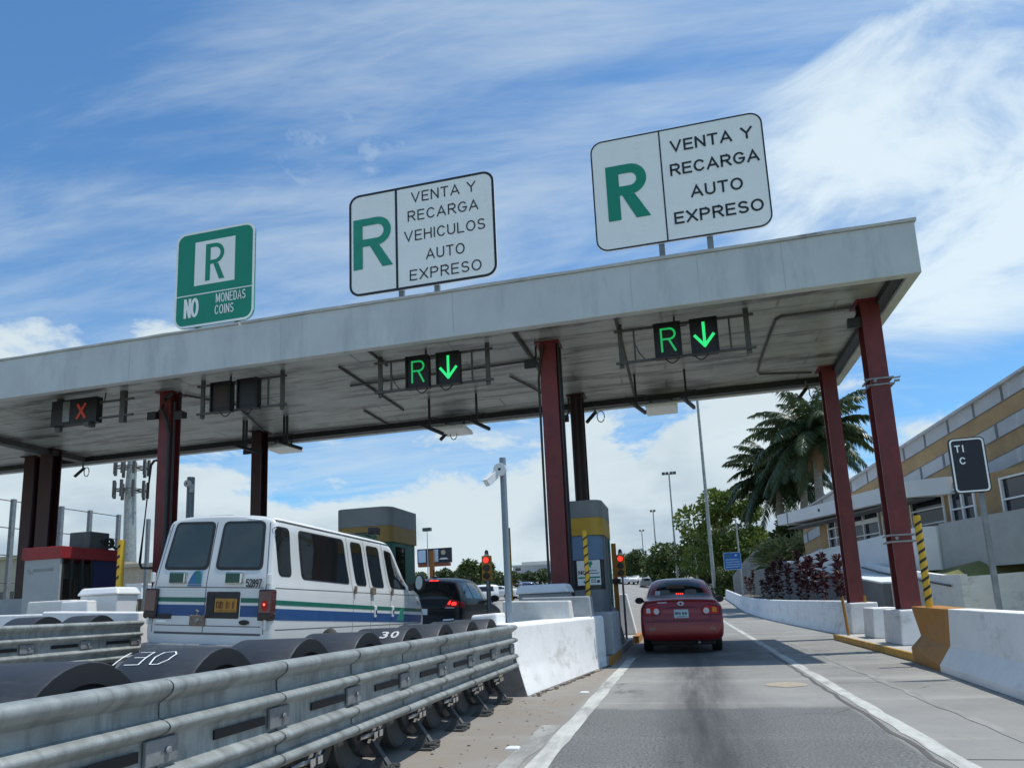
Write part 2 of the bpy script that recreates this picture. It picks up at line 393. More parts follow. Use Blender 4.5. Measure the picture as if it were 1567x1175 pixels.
sky.sun_elevation = math.asin(sd.z); sky.sun_rotation = math.atan2(sd.x, sd.y); sky.air_density = 1.0; sky.dust_density = .6; sky.ozone_density = 1.6
# low cumulus band (direction space, flattened)
nA = noise(tcw, 5.5, 11, .62, .35, sc=(1, 1, 2.2))
nB = noise(tcw, 2.2, 4, .5, .1, sc=(1, 1, 2.6), loc=(3.1, 1.7, .4))
elevb = mr(dz, .10, .40, .32, -.30, False)             # cloudier low down
gap = mth('MULTIPLY', mr(dz, .03, .075, 1, 0), -.10)
rightclear = mth('MULTIPLY', mr(sep.outputs[0], .08, .26, 0, 1), -.13)
sA = mth('ADD', mth('ADD', nA, mth('MULTIPLY', mth('SUBTRACT', nB, .5), .55)), mth('ADD', elevb, mth('ADD', gap, rightclear)))
for p, c, k in (((50, 545), .9962, .235), ((245, 505), .9985, .26), ((1110, 720), .992, .22)):
    sA = mth('ADD', sA, mth('MULTIPLY', mr(dotd(p), c, 1), k))
mA = mr(sA, .465, .63)
# big bright mass, upper right
nC = noise(tcw, 3.0, 10, .60, .7, sc=(1, 1, 2.3), rot=(.0, .45, 0), loc=(.3, 4, 2))
sC = mth('ADD', mth('MULTIPLY', mth('SUBTRACT', nC, .5), 2.1), mr(dotd((1500, 120)), .84, .99, -.52, .13, False))
sC = mth('ADD', sC, mth('MULTIPLY', mr(dotd((1360, 375)), .975, 1), .30))
mC = mth('MULTIPLY', mr(sC, -.16, .52), .92)
# cirrus veils : stretched streaks on a high plane
div = N.new('ShaderNodeVectorMath'); div.operation = 'SCALE'; L.new(tcw, div.inputs[0]); L.new(mth('DIVIDE', 1.0, mth('ADD', dz, .18)), div.inputs['Scale'])
nD = noise(div.outputs[0], 1.15, 9, .60, .9, sc=(.45, 1.55, 1), rot=(0, 0, rad(-28)), loc=(2, 1, 0))
nE = noise(div.outputs[0], 6.0, 6, .62, .5, sc=(.35, 1.7, 1), rot=(0, 0, rad(-20)))
sD = mth('ADD', nD, mth('MULTIPLY', mth('SUBTRACT', nE, .5), .30))
mD = mth('ADD', .02, mth('MULTIPLY', mr(sD, .42, .72), .52))
# small puffs
nF = noise(tcw, 15, 7, .6, .2, sc=(1, 1, 1.6))
mF = None
for p, c, k in (((520, 240), .9925, .55), ((590, 250), .9965, .5), ((740, 150), .9994, .4)):
    q = mth('MULTIPLY', mr(dotd(p), c, 1), k); mF = q if mF is None else mth('MAXIMUM', mF, q)
mF = mth('MULTIPLY', mr(mth('ADD', nF, mF), .92, 1.18), .42)
mask = mth('MAXIMUM', mth('MAXIMUM', mA, mC), mth('MAXIMUM', mD, mF))
mask = mth('MAXIMUM', mask, mr(dz, .10, -.02, 0, .75))     # pale horizon air
# cloud brightness
nG = noise(tcw, 3.4, 6, .55, .1, sc=(1, 1, 2.4), loc=(.7, .2, 1.3))
shade = mth('MULTIPLY', mr(nG, .46, .68), mr(dz, .30, .10))
shade = mth('MULTIPLY', shade, mr(sep.outputs[0], .15, -.05))
lowb = mth('MULTIPLY', mth('MULTIPLY', mr(dz, .115, .09), mr(dz, .02, .07)), mr(nB, .40, .55)); shade = mth('MAXIMUM', shade, lowb)
ccol = N.new('ShaderNodeMix'); ccol.data_type = 'RGBA'; ccol.inputs[6].default_value = (.80, .93, 1.0, 1); ccol.inputs[7].default_value = (.50, .64, .76, 1)
L.new(shade, ccol.inputs[0])
cstr = mth('ADD', .84, mth('MULTIPLY', mC, .16))
tint = N.new('ShaderNodeMix'); tint.data_type = 'RGBA'; tint.blend_type = 'MULTIPLY'; tint.inputs[0].default_value = 1; L.new(sky.outputs[0], tint.inputs[6]); tint.inputs[7].default_value = (.58, .98, 1.22, 1)
bgS = N.new('ShaderNodeBackground'); L.new(tint.outputs[2], bgS.inputs[0]); bgS.inputs[1].default_value = .14
bgC = N.new('ShaderNodeBackground'); L.new(ccol.outputs[2], bgC.inputs[0]); L.new(cstr, bgC.inputs[1])
ms = N.new('ShaderNodeMixShader'); L.new(mask, ms.inputs[0]); L.new(bgS.outputs[0], ms.inputs[1]); L.new(bgC.outputs[0], ms.inputs[2])
ow = N.new('ShaderNodeOutputWorld'); L.new(ms.outputs[0], ow.inputs[0])

# ------------------------------------------------------------------ ground, road
def sheet(name, xs, ys, mt, dz_=0, kind='structure', fn=None):
    mb = MB(); n = len(xs)
    vs = [(x, y, (fn or tz)(x, y) + dz_) for y in ys for x in xs]
    fs = [(j * n + i, j * n + i + 1, (j + 1) * n + i + 1, (j + 1) * n + i) for j in range(len(ys) - 1) for i in range(n - 1)]
    mb.add(vs, fs); o = mb.build(name, mt, smooth=60, fix=False); return tag(o, kind=kind)
YS = [-8, 0, 4, 8, 12, 14, 16, 18, 20, 22, 24, 27, 30, 34, 38, 42, 46, 50, 55, 60, 65, 70, 75, 80, 90, 100, 120, 150, 180, 210, 260, 400, 800, 2500]
XSg = [-2500, -800, -300, -120, -60, -30, -12.8, -7, -2.3, 0, 4.6, 5.4, 6.2, 7, 7.6, 8.2, 9, 10, 14, 20, 40, 120, 400, 2500]
sheet('ground', XSg, [-300, -60] + YS, 'grass', -.05)
# road concrete with stains
def roadmat():
    m = mat('road', (.255, .25, .232), .88, ns=.6, na=.16, bump=.28, bs=55, dirt=((.14, .135, .125), (.55, .22, 1), .48, .72, .55))
    nt = m.node_tree; N = nt.nodes; L = nt.links; b = N['Principled BSDF']
    src = b.inputs['Base Color'].links[0].from_socket
    g = N.new('ShaderNodeNewGeometry'); sp = N.new('ShaderNodeSeparateXYZ'); L.new(g.outputs['Position'], sp.inputs[0])
    def mm(op, a, c):
        n = N.new('ShaderNodeMath'); n.operation = op
        for i, v in enumerate((a, c)):
            if isinstance(v, (int, float)): n.inputs[i].default_value = v
            else: L.new(v, n.inputs[i])
        return n.outputs[0]
    def mrr(v, a, c, d=0, e=1):
        n = N.new('ShaderNodeMapRange'); n.interpolation_type = 'SMOOTHSTEP'; L.new(v, n.inputs[0])
        for i, x in zip((1, 2, 3, 4), (a, c, d, e)): n.inputs[i].default_value = x
        return n.outputs[0]
    def nz(scale, sc, det=6):
        mp = N.new('ShaderNodeMapping'); L.new(g.outputs['Position'], mp.inputs[0]); mp.inputs['Scale'].default_value = sc
        n = N.new('ShaderNodeTexNoise'); n.inputs['Scale'].default_value = scale; n.inputs['Detail'].default_value = det; n.inputs['Roughness'].default_value = .65
        L.new(mp.outputs[0], n.inputs['Vector']); return n.outputs['Fac']
    def over(col, fac):
        nonlocal src
        n = N.new('ShaderNodeMix'); n.data_type = 'RGBA'; L.new(fac, n.inputs[0]); L.new(src, n.inputs[6]); n.inputs[7].default_value = (*col, 1); src = n.outputs[2]
    X, Y = sp.outputs[0], sp.outputs[1]
    wob = mm('MULTIPLY', mm('SUBTRACT', nz(.9, (1, 1, 1)), .5), .8)
    Yw = mm('ADD', Y, wob); Xw = mm('ADD', X, mm('MULTIPLY', wob, .5))
    over((.36, .35, .315), mrr(nz(.55, (.12, 1.3, 1)), .52, .66, 0, .6))
    # darker asphalt patch in the near lane, lighter band beyond
    patch = mm('MULTIPLY', mrr(Yw, 8.35, 8.1), mm('MULTIPLY', mrr(X, -1.18, -1.12), mrr(X, 1.62, 1.56)))
    grain = nz(42, (1, 1, 1), 3)
    over((.088, .094, .091), mm('MULTIPLY', patch, mrr(grain, .36, .62, .35, .95)))
    # brownish shoulder left of the line
    over((.25, .215, .175), mm('MULTIPLY', mrr(X, -1.25, -1.4), mm('MULTIPLY', mrr(X, -6, -3), mrr(nz(1.1, (1, 1, 1)), .35, .65, .35, .9))))
    # oil track along the lane centre
    cx = mm('ABSOLUTE', mm('SUBTRACT', Xw, .12), 0)
    oil = mm('MULTIPLY', mrr(cx, .72, .05), mrr(nz(1.2, (2.4, .17, 1)), .30, .66, .35, 1))
    over((.030, .032, .034), mm('MULTIPLY', oil, .9))
    # canopy shadow painted dark into the road colour, then tyre tracks
    canopy_shade = mm('MULTIPLY', mm('MULTIPLY', mrr(Yw, 12.2, 14.4), mrr(Yw, 24, 20)), mm('MULTIPLY', mrr(X, -1.4, -1.0), mrr(X, 1.9, 1.3)))
    over((.10, .10, .10), mm('MULTIPLY', canopy_shade, mrr(nz(1.3, (1, .6, 1)), .3, .6, .3, .85)))
    tr = mm('ABSOLUTE', mm('SUBTRACT', mm('ABSOLUTE', mm('SUBTRACT', X, .15), 0), .75), 0)
    over((.13, .128, .12), mm('MULTIPLY', mrr(tr, .3, .08), mrr(nz(.9, (1, .15, 1)), .42, .66, 0, .5)))
    # transverse light/dark worn bands
    vt = N.new('ShaderNodeTexVoronoi'); vt.feature = 'DISTANCE_TO_EDGE'; vt.inputs['Scale'].default_value = .42
    va = N.new('ShaderNodeVectorMath'); va.operation = 'MULTIPLY_ADD'; vn = N.new('ShaderNodeTexNoise'); vn.inputs['Scale'].default_value = 1.6; vn.inputs['Detail'].default_value = 5
    L.new(g.outputs['Position'], vn.inputs['Vector']); L.new(vn.outputs['Color'], va.inputs[0]); va.inputs[1].default_value = (.9, .9, .9); L.new(g.outputs['Position'], va.inputs[2]); L.new(va.outputs[0], vt.inputs['Vector'])
    over((.05, .05, .047), mm('MULTIPLY', mrr(vt.outputs['Distance'], .009, .003), mrr(nz(.35, (1, 1, 1)), .48, .58, 0, .55)))
    spots = nz(5.5, (1, 1, 1), 3); over((.07, .07, .068), mrr(spots, .70, .76, 0, .6))
    # joints
    jy = mm('ABSOLUTE', mm('SUBTRACT', mm('FRACT', mm('DIVIDE', mm('ADD', Y, 1.15), 4.6), 0), .5), 0)
    over((.06, .06, .055), mm('MULTIPLY', mrr(jy, .0045, .0022), mrr(X, 1.75, 1.85)))
    L.new(src, b.inputs['Base Color'])
roadmat()
mat('line', (.50, .50, .46), .8, ns=5, na=.12, bump=.2, dirt=((.22, .215, .2), (3.5, .8, 1), .47, .66, .85))
mat('line_faint', (.34, .335, .31), .85, ns=5, na=.15, dirt=((.22, .215, .2), (4, 1, 1), .46, .62, .9))
mat('line_ghosted', (.28, .275, .255), .85, ns=5, na=.15, dirt=((.215, .21, .195), (5, .8, 1), .42, .56, .97))
mat('line_sharp', (.62, .62, .57), .8, ns=5, na=.1)
XSr = [-60, -30, -12.8, -10, -7, -4.5, -2.3, -1.2, 0, 1.7, 3, 4.6, 5.4]
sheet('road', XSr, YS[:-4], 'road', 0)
def stripe(name, x0, x1, ys, mt, dz_=.004, jag=0.0):
    mb = MB(); vs = []
    ins = sorted(set([y for y in YS if ys[0] < y < ys[1]] + list(ys) + [ys[0] + k * .35 for k in range(int((min(ys[1], 30) - ys[0]) / .35))]))
    for y in ins:
        a, b = (x0(y), x1(y)) if callable(x0) else (x0, x1)
        vs += [(a + random.uniform(-jag, jag), y, tz(a, y) + dz_), (b + random.uniform(-jag, jag), y, tz(b, y) + dz_)]
    mb.add(vs, [(2 * i, 2 * i + 1, 2 * i + 3, 2 * i + 2) for i in range(len(ins) - 1)])
    return tag(mb.build(name, mt, fix=False), kind='structure')
stripe('lane_line', -1.275, -1.10, (-2, 15.4), 'line', jag=.012)
stripe('lane_line_ghost', -1.49, -1.31, (-2, 7.2), 'line_faint', .0035, jag=.02)
stripe('lane_line', 1.69, 1.83, (-2, 60), 'line', jag=.012)
stripe('lane_line_faint', 2.42, 2.50, (6, 19), 'line_ghosted', jag=.03)
stripe('lane_line', -1.3, -1.18, (26, 60), 'line')
mb = MB()
# crack / tar joint beside the right line
pts = []; x = 1.60; y = 4.0
while y < 16: pts.append((x + random.uniform(-.02, .02), y)); y += .35
for (xa, ya), (xb, yb) in zip(pts, pts[1:]): mb.add([(xa, ya, .003), (xa + .045, ya, .003), (xb + .045, yb, .003), (xb, yb, .003)], [(0, 1, 2, 3)])
mat('tar', (.10, .098, .09), .8)
tag(mb.build('tar_joint', 'tar', fix=False), kind='structure')
mb = MB(); mb.add([(x, y, .005) for x, y in circ(1.23, 10.25, .27, 24)], [tuple(range(24))])
mat('cover_tan', (.36, .31, .23), .8, ns=8, na=.2)
tag(mb.build('manhole_cover', 'cover_tan', fix=False), 'tan round utility cover set in the lane beside the right white line', 'manhole cover')
# raised pavement markers, left of the near line
for k, (mx_, my_) in enumerate(((-1.53, 6.05), (-1.42, 9.7))):
    mb = MB(); mb.rings([[(mx_ + a * .06 * s_, my_ + b * .05 * s_, h) for a, b in ((-1, -1), (1, -1), (1, 1), (-1, 1))] for s_, h in ((1, 0), (.95, .012), (.6, .02))])
    tag(mb.build('road_stud', 'white_paint'), ['white raised road stud beside the left lane line, the nearer one', 'white raised road stud beside the left lane line, nearer the white barrier'][k], 'road stud', 'road studs')
# flat litter on the shoulder
mb = MB()
for k in range(70):
    x = random.uniform(-2.2, -1.4); y = random.uniform(3.5, 9.3); r = random.uniform(.006, .02)
    mb.add([(x + r * random.uniform(.5, 1.2) * math.cos(t), y + r * random.uniform(.6, 1.6) * math.sin(t), .003 + .004 * (t > 3)) for t in [k2 * 1.05 for k2 in range(6)]], [tuple(range(6))])
mat('litter', (.07, .05, .035), .9)
tag(mb.build('leaf_litter', 'litter', fix=False), 'dark specks of dry leaf and grit on the shoulder below the guardrail', 'litter', kind='stuff')
# ------------------------------------------------------------------ toll canopy
CX0, CX1, CY0, CY1, CZ0, CZ1, CZS = -46.0, 4.8, 13.68, 20.95, 7.0, 8.03, 7.2
def soffitmat():
    m = mat('soffit', (.34, .36, .335), .36, ns=1.1, na=.22, dirt=((.075, .075, .068), (.36, 2.4, 1), .50, .60, .85), spec=.6)
    nt = m.node_tree; N = nt.nodes; L = nt.links; b = N['Principled BSDF']; src = b.inputs['Base Color'].links[0].from_socket
    tc = N.new('ShaderNodeTexCoord'); br = N.new('ShaderNodeTexBrick'); L.new(tc.outputs['Object'], br.inputs['Vector'])
    br.inputs['Scale'].default_value = 1; br.inputs['Brick Width'].default_value = 2.4; br.inputs['Row Height'].default_value = .82; br.inputs['Mortar Size'].default_value = .055; br.inputs['Mortar Smooth'].default_value = 1
    br.inputs['Color1'].default_value = br.inputs['Color2'].default_value = (0, 0, 0, 1); br.inputs['Mortar'].default_value = (1, 1, 1, 1)
    n = N.new('ShaderNodeTexNoise'); n.inputs['Scale'].default_value = .8; n.inputs['Detail'].default_value = 6; L.new(tc.outputs['Object'], n.inputs['Vector'])
    r = N.new('ShaderNodeMapRange'); r.inputs[1].default_value = .40; r.inputs[2].default_value = .62; r.inputs[4].default_value = .8; L.new(n.outputs['Fac'], r.inputs[0])
    mu = N.new('ShaderNodeMath'); mu.operation = 'MULTIPLY'; L.new(br.outputs['Color'], mu.inputs[0]); L.new(r.outputs[0], mu.inputs[1])
    mx = N.new('ShaderNodeMix'); mx.data_type = 'RGBA'; L.new(mu.outputs[0], mx.inputs[0]); L.new(src, mx.inputs[6]); mx.inputs[7].default_value = (.07, .07, .065, 1)
    L.new(mx.outputs[2], b.inputs['Base Color'])
soffitmat()
can = thing('toll_canopy', 'long flat grey concrete toll canopy on dark red steel columns spanning all the lanes', 'canopy', (0, 15, 0))
mb = MB()
mb.box(CX0, CX1, CY0, CY0 + .2, CZ0, CZ1); mb.box(CX1 - .2, CX1, CY0 + .2, CY1 - .2, CZ0, CZ1); mb.box(CX0, CX1, CY1 - .2, CY1, CZ0, CZ1)
mb.build('fascia', 'fascia', can, bevel=.012, world=True)
mb = MB(); mb.box(CX0, CX1 - .2, CY0 + .2, CY1 - .2, CZS, CZS + .25); mb.build('soffit', 'soffit', can, world=True)
mb = MB(); mb.box(CX0, CX1 - .2, CY0 + .2, CY1 - .2, 7.8, 7.97); mb.build('roof_slab', 'grey_conc', can, world=True)
mb = MB(); mb.box(CX0, CX1 - .42, CY1 - .46, CY1 - .203, CZ0 + .03, CZS); mb.box(CX1 - .42, CX1 - .203, CY0 + .203, CY1 - .46, 7.06, CZS); mb.build('edge_beam', 'dark_steel', can, world=True)
mb = MB(); mb.box(-21.1, -20.75, CY0 + .21, CY1 - .47, 7.02, CZS); mb.build('cross_beam', 'dull_pipe', can, world=True)
for k, (a, b, h) in enumerate(((-45, -20.4, .025), (-20.35, -9.7, .05), (-9.65, 4.83, .06))):
    mb = MB(); n = int((b - a) / .7); R = []
    for i in range(n + 1):
        x = a + (b - a) * i / n; j = random.uniform(-.012, .012)
        R.append([(x, CY0 - .035, CZ1 + .002 - .03 * (h > .06)), (x, CY0 + .25, CZ1 + .002), (x, CY0 + .25, CZ1 + h + j), (x, CY0 - .035, CZ1 + h + j)])
    mb.rings(R); mb.build('coping', 'coping', can, world=True)
for x in (-21.1, -16.9, -12.75, -8.6, -4.4, -.55, .79, 2.4):
    mb = MB(); mb.box(x, x + .012, CY0 - .004, CY0 + .01, CZ0 + .03, CZ1 - .02); mb.build('fascia_joint', 'fascia_line', can, world=True)
mb = MB()
def arcpts(*p): return p
for pts, r in (([(-6.66, 13.9, 7.17), (-6.66, 15.3, 7.17)], .035), ([(-7.8, 15, 7.17), (-7.8, 19.1, 7.17)], .03), ([(-8.9, 18.7, 7.17), (-8.9, 20.4, 7.17)], .03),
               ([(-3.2, 13.9, 7.16), (-3.15, 17.05, 7.16)], .05), ([(-.95, 13.9, 7.165), (-.95, 20.4, 7.165)], .035),
               ([(3.9, 19.9, 7.165), (2.5, 19.5, 7.165), (2.42, 19.2, 7.165), (2.42, 17.6, 7.165), (2.46, 15.6, 7.165), (2.56, 15.42, 7.165), (4.0, 15.42, 7.165)], .028),
               ([(-12.6, 15.5, 7.16), (-11.9, 16.8, 7.16), (-12.9, 19.6, 7.16)], .03), ([(-3.0, 16.2, 7.165), (-8.2, 16.4, 7.165)], .03), ([(-4.0, 17.2, 7.165), (-3.3, 19.6, 7.165)], .025)):
    mb = MB(); mb.tube(pts, r, 8); mb.build('conduit', 'dull_pipe', can, smooth=40, world=True)
def hbeam(name, x, y, z0, z1, w, d, m, t=.035):
    mb = MB()
    mb.box(x - w / 2, x + w / 2, y - d / 2, y - d / 2 + t, z0, z1); mb.box(x - w / 2, x + w / 2, y + d / 2 - t, y + d / 2, z0, z1); mb.box(x - t / 2, x + t / 2, y - d / 2 + t, y + d / 2 - t, z0, z1)
    mb.box(x - w * .75, x + w * .75, y - d * .7, y + d * .7, z1 - .03, z1, 0)
    return mb.build(name, m, can, world=True)
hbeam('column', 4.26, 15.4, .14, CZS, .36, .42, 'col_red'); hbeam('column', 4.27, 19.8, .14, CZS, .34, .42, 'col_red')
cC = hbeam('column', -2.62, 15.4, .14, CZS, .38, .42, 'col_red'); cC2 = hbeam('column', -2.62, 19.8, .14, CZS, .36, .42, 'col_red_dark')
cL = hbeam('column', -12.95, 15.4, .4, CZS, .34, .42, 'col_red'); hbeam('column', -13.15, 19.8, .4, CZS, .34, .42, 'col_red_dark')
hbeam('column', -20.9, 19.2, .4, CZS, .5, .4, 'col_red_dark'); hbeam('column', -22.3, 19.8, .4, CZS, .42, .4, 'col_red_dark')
mb = MB()
for x, y, z0, pts in ((0, 0, 0, [(-2.38, 15.25, .3), (-2.38, 15.25, 7.15)]), (0, 0, 0, [(-2.36, 15.4, .3), (-2.36, 15.4, 7.1)]), (0, 0, 0, [(-2.86, 15.2, .3), (-2.86, 15.2, 6.3), (-2.8, 15.16, 6.7), (-2.7, 15.14, 7.1)]),
                      (0, 0, 0, [(-2.75, 19.5, 2), (-2.75, 19.5, 7.1)]), (0, 0, 0, [(-2.6, 19.48, 2), (-2.6, 19.48, 7.1)]), (0, 0, 0, [(-2.45, 19.5, 2), (-2.45, 19.5, 7.1)])):
    mb = MB(); mb.tube(pts, .028, 8); mb.build('column_conduit', 'dark_steel', can, smooth=40, world=True)
mb = MB(); mb.tube([(-12.73, 15.12, .4), (-12.73, 15.12, 6.0), (-12.8, 15.1, 6.35), (-12.95, 15.08, 6.7), (-12.85, 15.1, 7.0), (-12.7, 15.15, 7.12)], .05, 10); mb.build('column_conduit', 'dark_steel', can, smooth=40, world=True); mb = MB()
mb.tube([(-12.65, 15.2, .4), (-12.65, 15.2, 6.9)], .03, 8)
mb.build('column_conduit', 'dark_steel', can, smooth=40, world=True)
# conduit drop beside the second island column
mb = MB(); mb.tube([(-13.05, 15.6, 5.52), (-13.7, 15.75, 5.5), (-13.82, 15.78, 5.4), (-14.05, 15.8, 2.75), (-13.98, 15.8, 2.62), (-13.3, 15.8, 2.58)], .035, 8); mb.box(-13.25, -13.1, 15.5, 15.7, 5.42, 5.6)
mb.build('drop_conduit', 'dark_steel', can, smooth=40, world=True)
# banding clamps on the right front column
for z in (2.1, 5.32):
    mb = MB()
    for zz in (z, z + .13):
        mb.box(4.03, 4.52, 15.155, 15.187, zz, zz + .035); mb.box(4.03, 4.065, 15.187, 15.66, zz, zz + .035); mb.box(4.485, 4.52, 15.187, 15.66, zz, zz + .035)
    mb.tube([(4.14, 15.15, z + .08), (4.14, 15.06, z + .08)], .03, 8); mb.tube([(4.50, 15.13, z + .05), (4.6, 15.10, z + .05)], .025, 8); mb.tube([(4.50, 15.13, z + .12), (4.62, 15.10, z + .12)], .02, 8); mb.tube([(3.95, 15.16, z + .02), (4.1, 15.16, z + .02)], .012, 6); mb.tube([(3.95, 15.16, z + .15), (4.1, 15.16, z + .15)], .012, 6)
    mb.build('band_clamp', 'galv_dull', can, smooth=40, world=True)

# ------------------------------------------------------------------ roof signs
def sign_rows(par, rows, mt, yy, wd, gap=.30):
    for txt, x0, x1, z0, z1 in rows:
        mb = MB(); stroke_text(mb, txt, x0, x1, z0, z1, lambda u, v: Vector((u, yy, v)), wd, gap); mb.build('lettering', mt, par, world=True, fix=False)
def roof_sign(label, X0, X1, Z0, Z1, border, bt, div, rows, rR, green, posts, bold):
    y = 13.94; t = thing('lane_sign', label, 'sign', ((X0 + X1) / 2, y, 8.03)); w = X1 - X0; h = Z1 - Z0
    P = rrect(X0, X1, Z0, Z1, .26)
    mb = MB(); mb.prism(P, XZ, y, y + .05); mb.build('panel', 'sign_white', t, world=True)
    mb = MB(); ring_prism(mb, P, rrect(X0 + bt, X1 - bt, Z0 + bt, Z1 - bt, .26 - bt), XZ, y - .006, y + .012)
    xd = X0 + w * div; mb.box(xd - bt / 2, xd + bt / 2, y - .006, y + .01, Z0 + bt, Z1 - bt); mb.build('border', border, t, world=True)
    sign_rows(t, [(s, xd + (X1 - xd) * a, xd + (X1 - xd) * b, Z1 - h * c - lh / 2, Z1 - h * c + lh / 2) for s, a, b, c, lh in rows], 'sign_black', y - .008, bold)
    mb = MB(); bold_R(mb, X0 + (xd - X0) * rR[0], X0 + (xd - X0) * rR[1], Z1 - h * .745, Z1 - h * .25, (.27 if green == 'sign_green' else .235), lambda u, v: Vector((u, y - .008, v)))
    mb.build('big_letter', green, t, world=True, fix=False)
    for px in posts:
        mb = MB(); x = px
        mb.box(x - .06, x - .045, y + .055, y + .14, 7.95, Z1 - .3); mb.box(x + .045, x + .06, y + .055, y + .14, 7.95, Z1 - .3); mb.box(x - .045, x + .045, y + .055, y + .07, 7.95, Z1 - .3)
        mb.build('post', 'grey_steel', t, world=True)
    mb = MB()   # rivet rows
    for fx in (.28, .66):
        for k in range(22):
            z = Z0 + .1 + (h - .2) * k / 21
            for dx in (-.03, .03): mb.box(X0 + w * fx + dx - .004, X0 + w * fx + dx + .004, y - .002, y, z - .004, z + .004)
    mb.build('rivets', 'grey_steel', t, world=True)
    return t
roof_sign('white roof sign, green R and four rows reading VENTA Y RECARGA AUTO EXPRESO', -1.21, 2.37, 8.54, 11.12, 'sign_black', .03, .415,
          [('VENTA Y', .10, .90, .17, .27), ('RECARGA', .08, .94, .38, .27), ('AUTO', .26, .76, .60, .27), ('EXPRESO', .08, .93, .81, .27)], (.2, .8), 'sign_green', (.14, 1.12), .043)
roof_sign('white roof sign, green R and five rows including the word VEHICULOS', -6.98, -3.42, 8.40, 10.95, 'sign_black', .055, .335,
          [('VENTA Y', .16, .82, .125, .26), ('RECARGA', .12, .84, .305, .26), ('VEHICULOS', .08, .90, .50, .26), ('AUTO', .30, .69, .70, .26), ('EXPRESO', .13, .85, .88, .26)], (.09, .92), 'sign_green2', (-5.72, -4.86), .030)
# green sign
y = 13.94; X0, X1, Z0, Z1 = -11.73, -9.5, 8.27, 10.8; w = X1 - X0; h = Z1 - Z0
t = thing('lane_sign', 'green sign with white R square and the words NO MONEDAS COINS on the canopy roof', 'sign', (-10.6, y, 8.03))
P = rrect(X0, X1, Z0, Z1, .27)
mb = MB(); mb.prism(P, XZ, y, y + .05); mb.build('panel', 'sign_green', t, world=True)
mb = MB(); ring_prism(mb, P, rrect(X0 + .055, X1 - .055, Z0 + .055, Z1 - .055, .215), XZ, y - .006, y + .012); mb.box(X0 + .055, X1 - .055, y - .006, y + .01, Z1 - h * .672, Z1 - h * .662)
mb.box(X0 + w * .245, X0 + w * .755, y - .006, y + .01, Z1 - h * .575, Z1 - h * .115); mb.build('border', 'sign_white', t, world=True)
mb = MB(); bold_R(mb, X0 + w * .385, X0 + w * .63, Z1 - h * .54, Z1 - h * .155, .135, lambda u, v: Vector((u, y - .012, v))); mb.build('big_letter', 'sign_green', t, world=True, fix=False)
sign_rows(t, [('NO', X0 + w * .125, X0 + w * .315, Z1 - h * .90, Z1 - h * .70)], 'sign_white', y - .008, .075)
sign_rows(t, [('MONEDAS', X0 + w * .53, X0 + w * .90, Z1 - h * .785, Z1 - h * .69), ('COINS', X0 + w * .52, X0 + w * .755, Z1 - h * .905, Z1 - h * .81)], 'sign_white', y - .008, .024, .36)
for x in (-11.1, -10.0):
    mb = MB(); mb.box(x - .06, x - .045, y + .055, y + .14, 7.95, 10.5); mb.box(x + .045, x + .06, y + .055, y + .14, 7.95, 10.5); mb.box(x - .045, x + .045, y + .055, y + .07, 7.95, 10.5); mb.build('post', 'grey_steel', t, world=True)

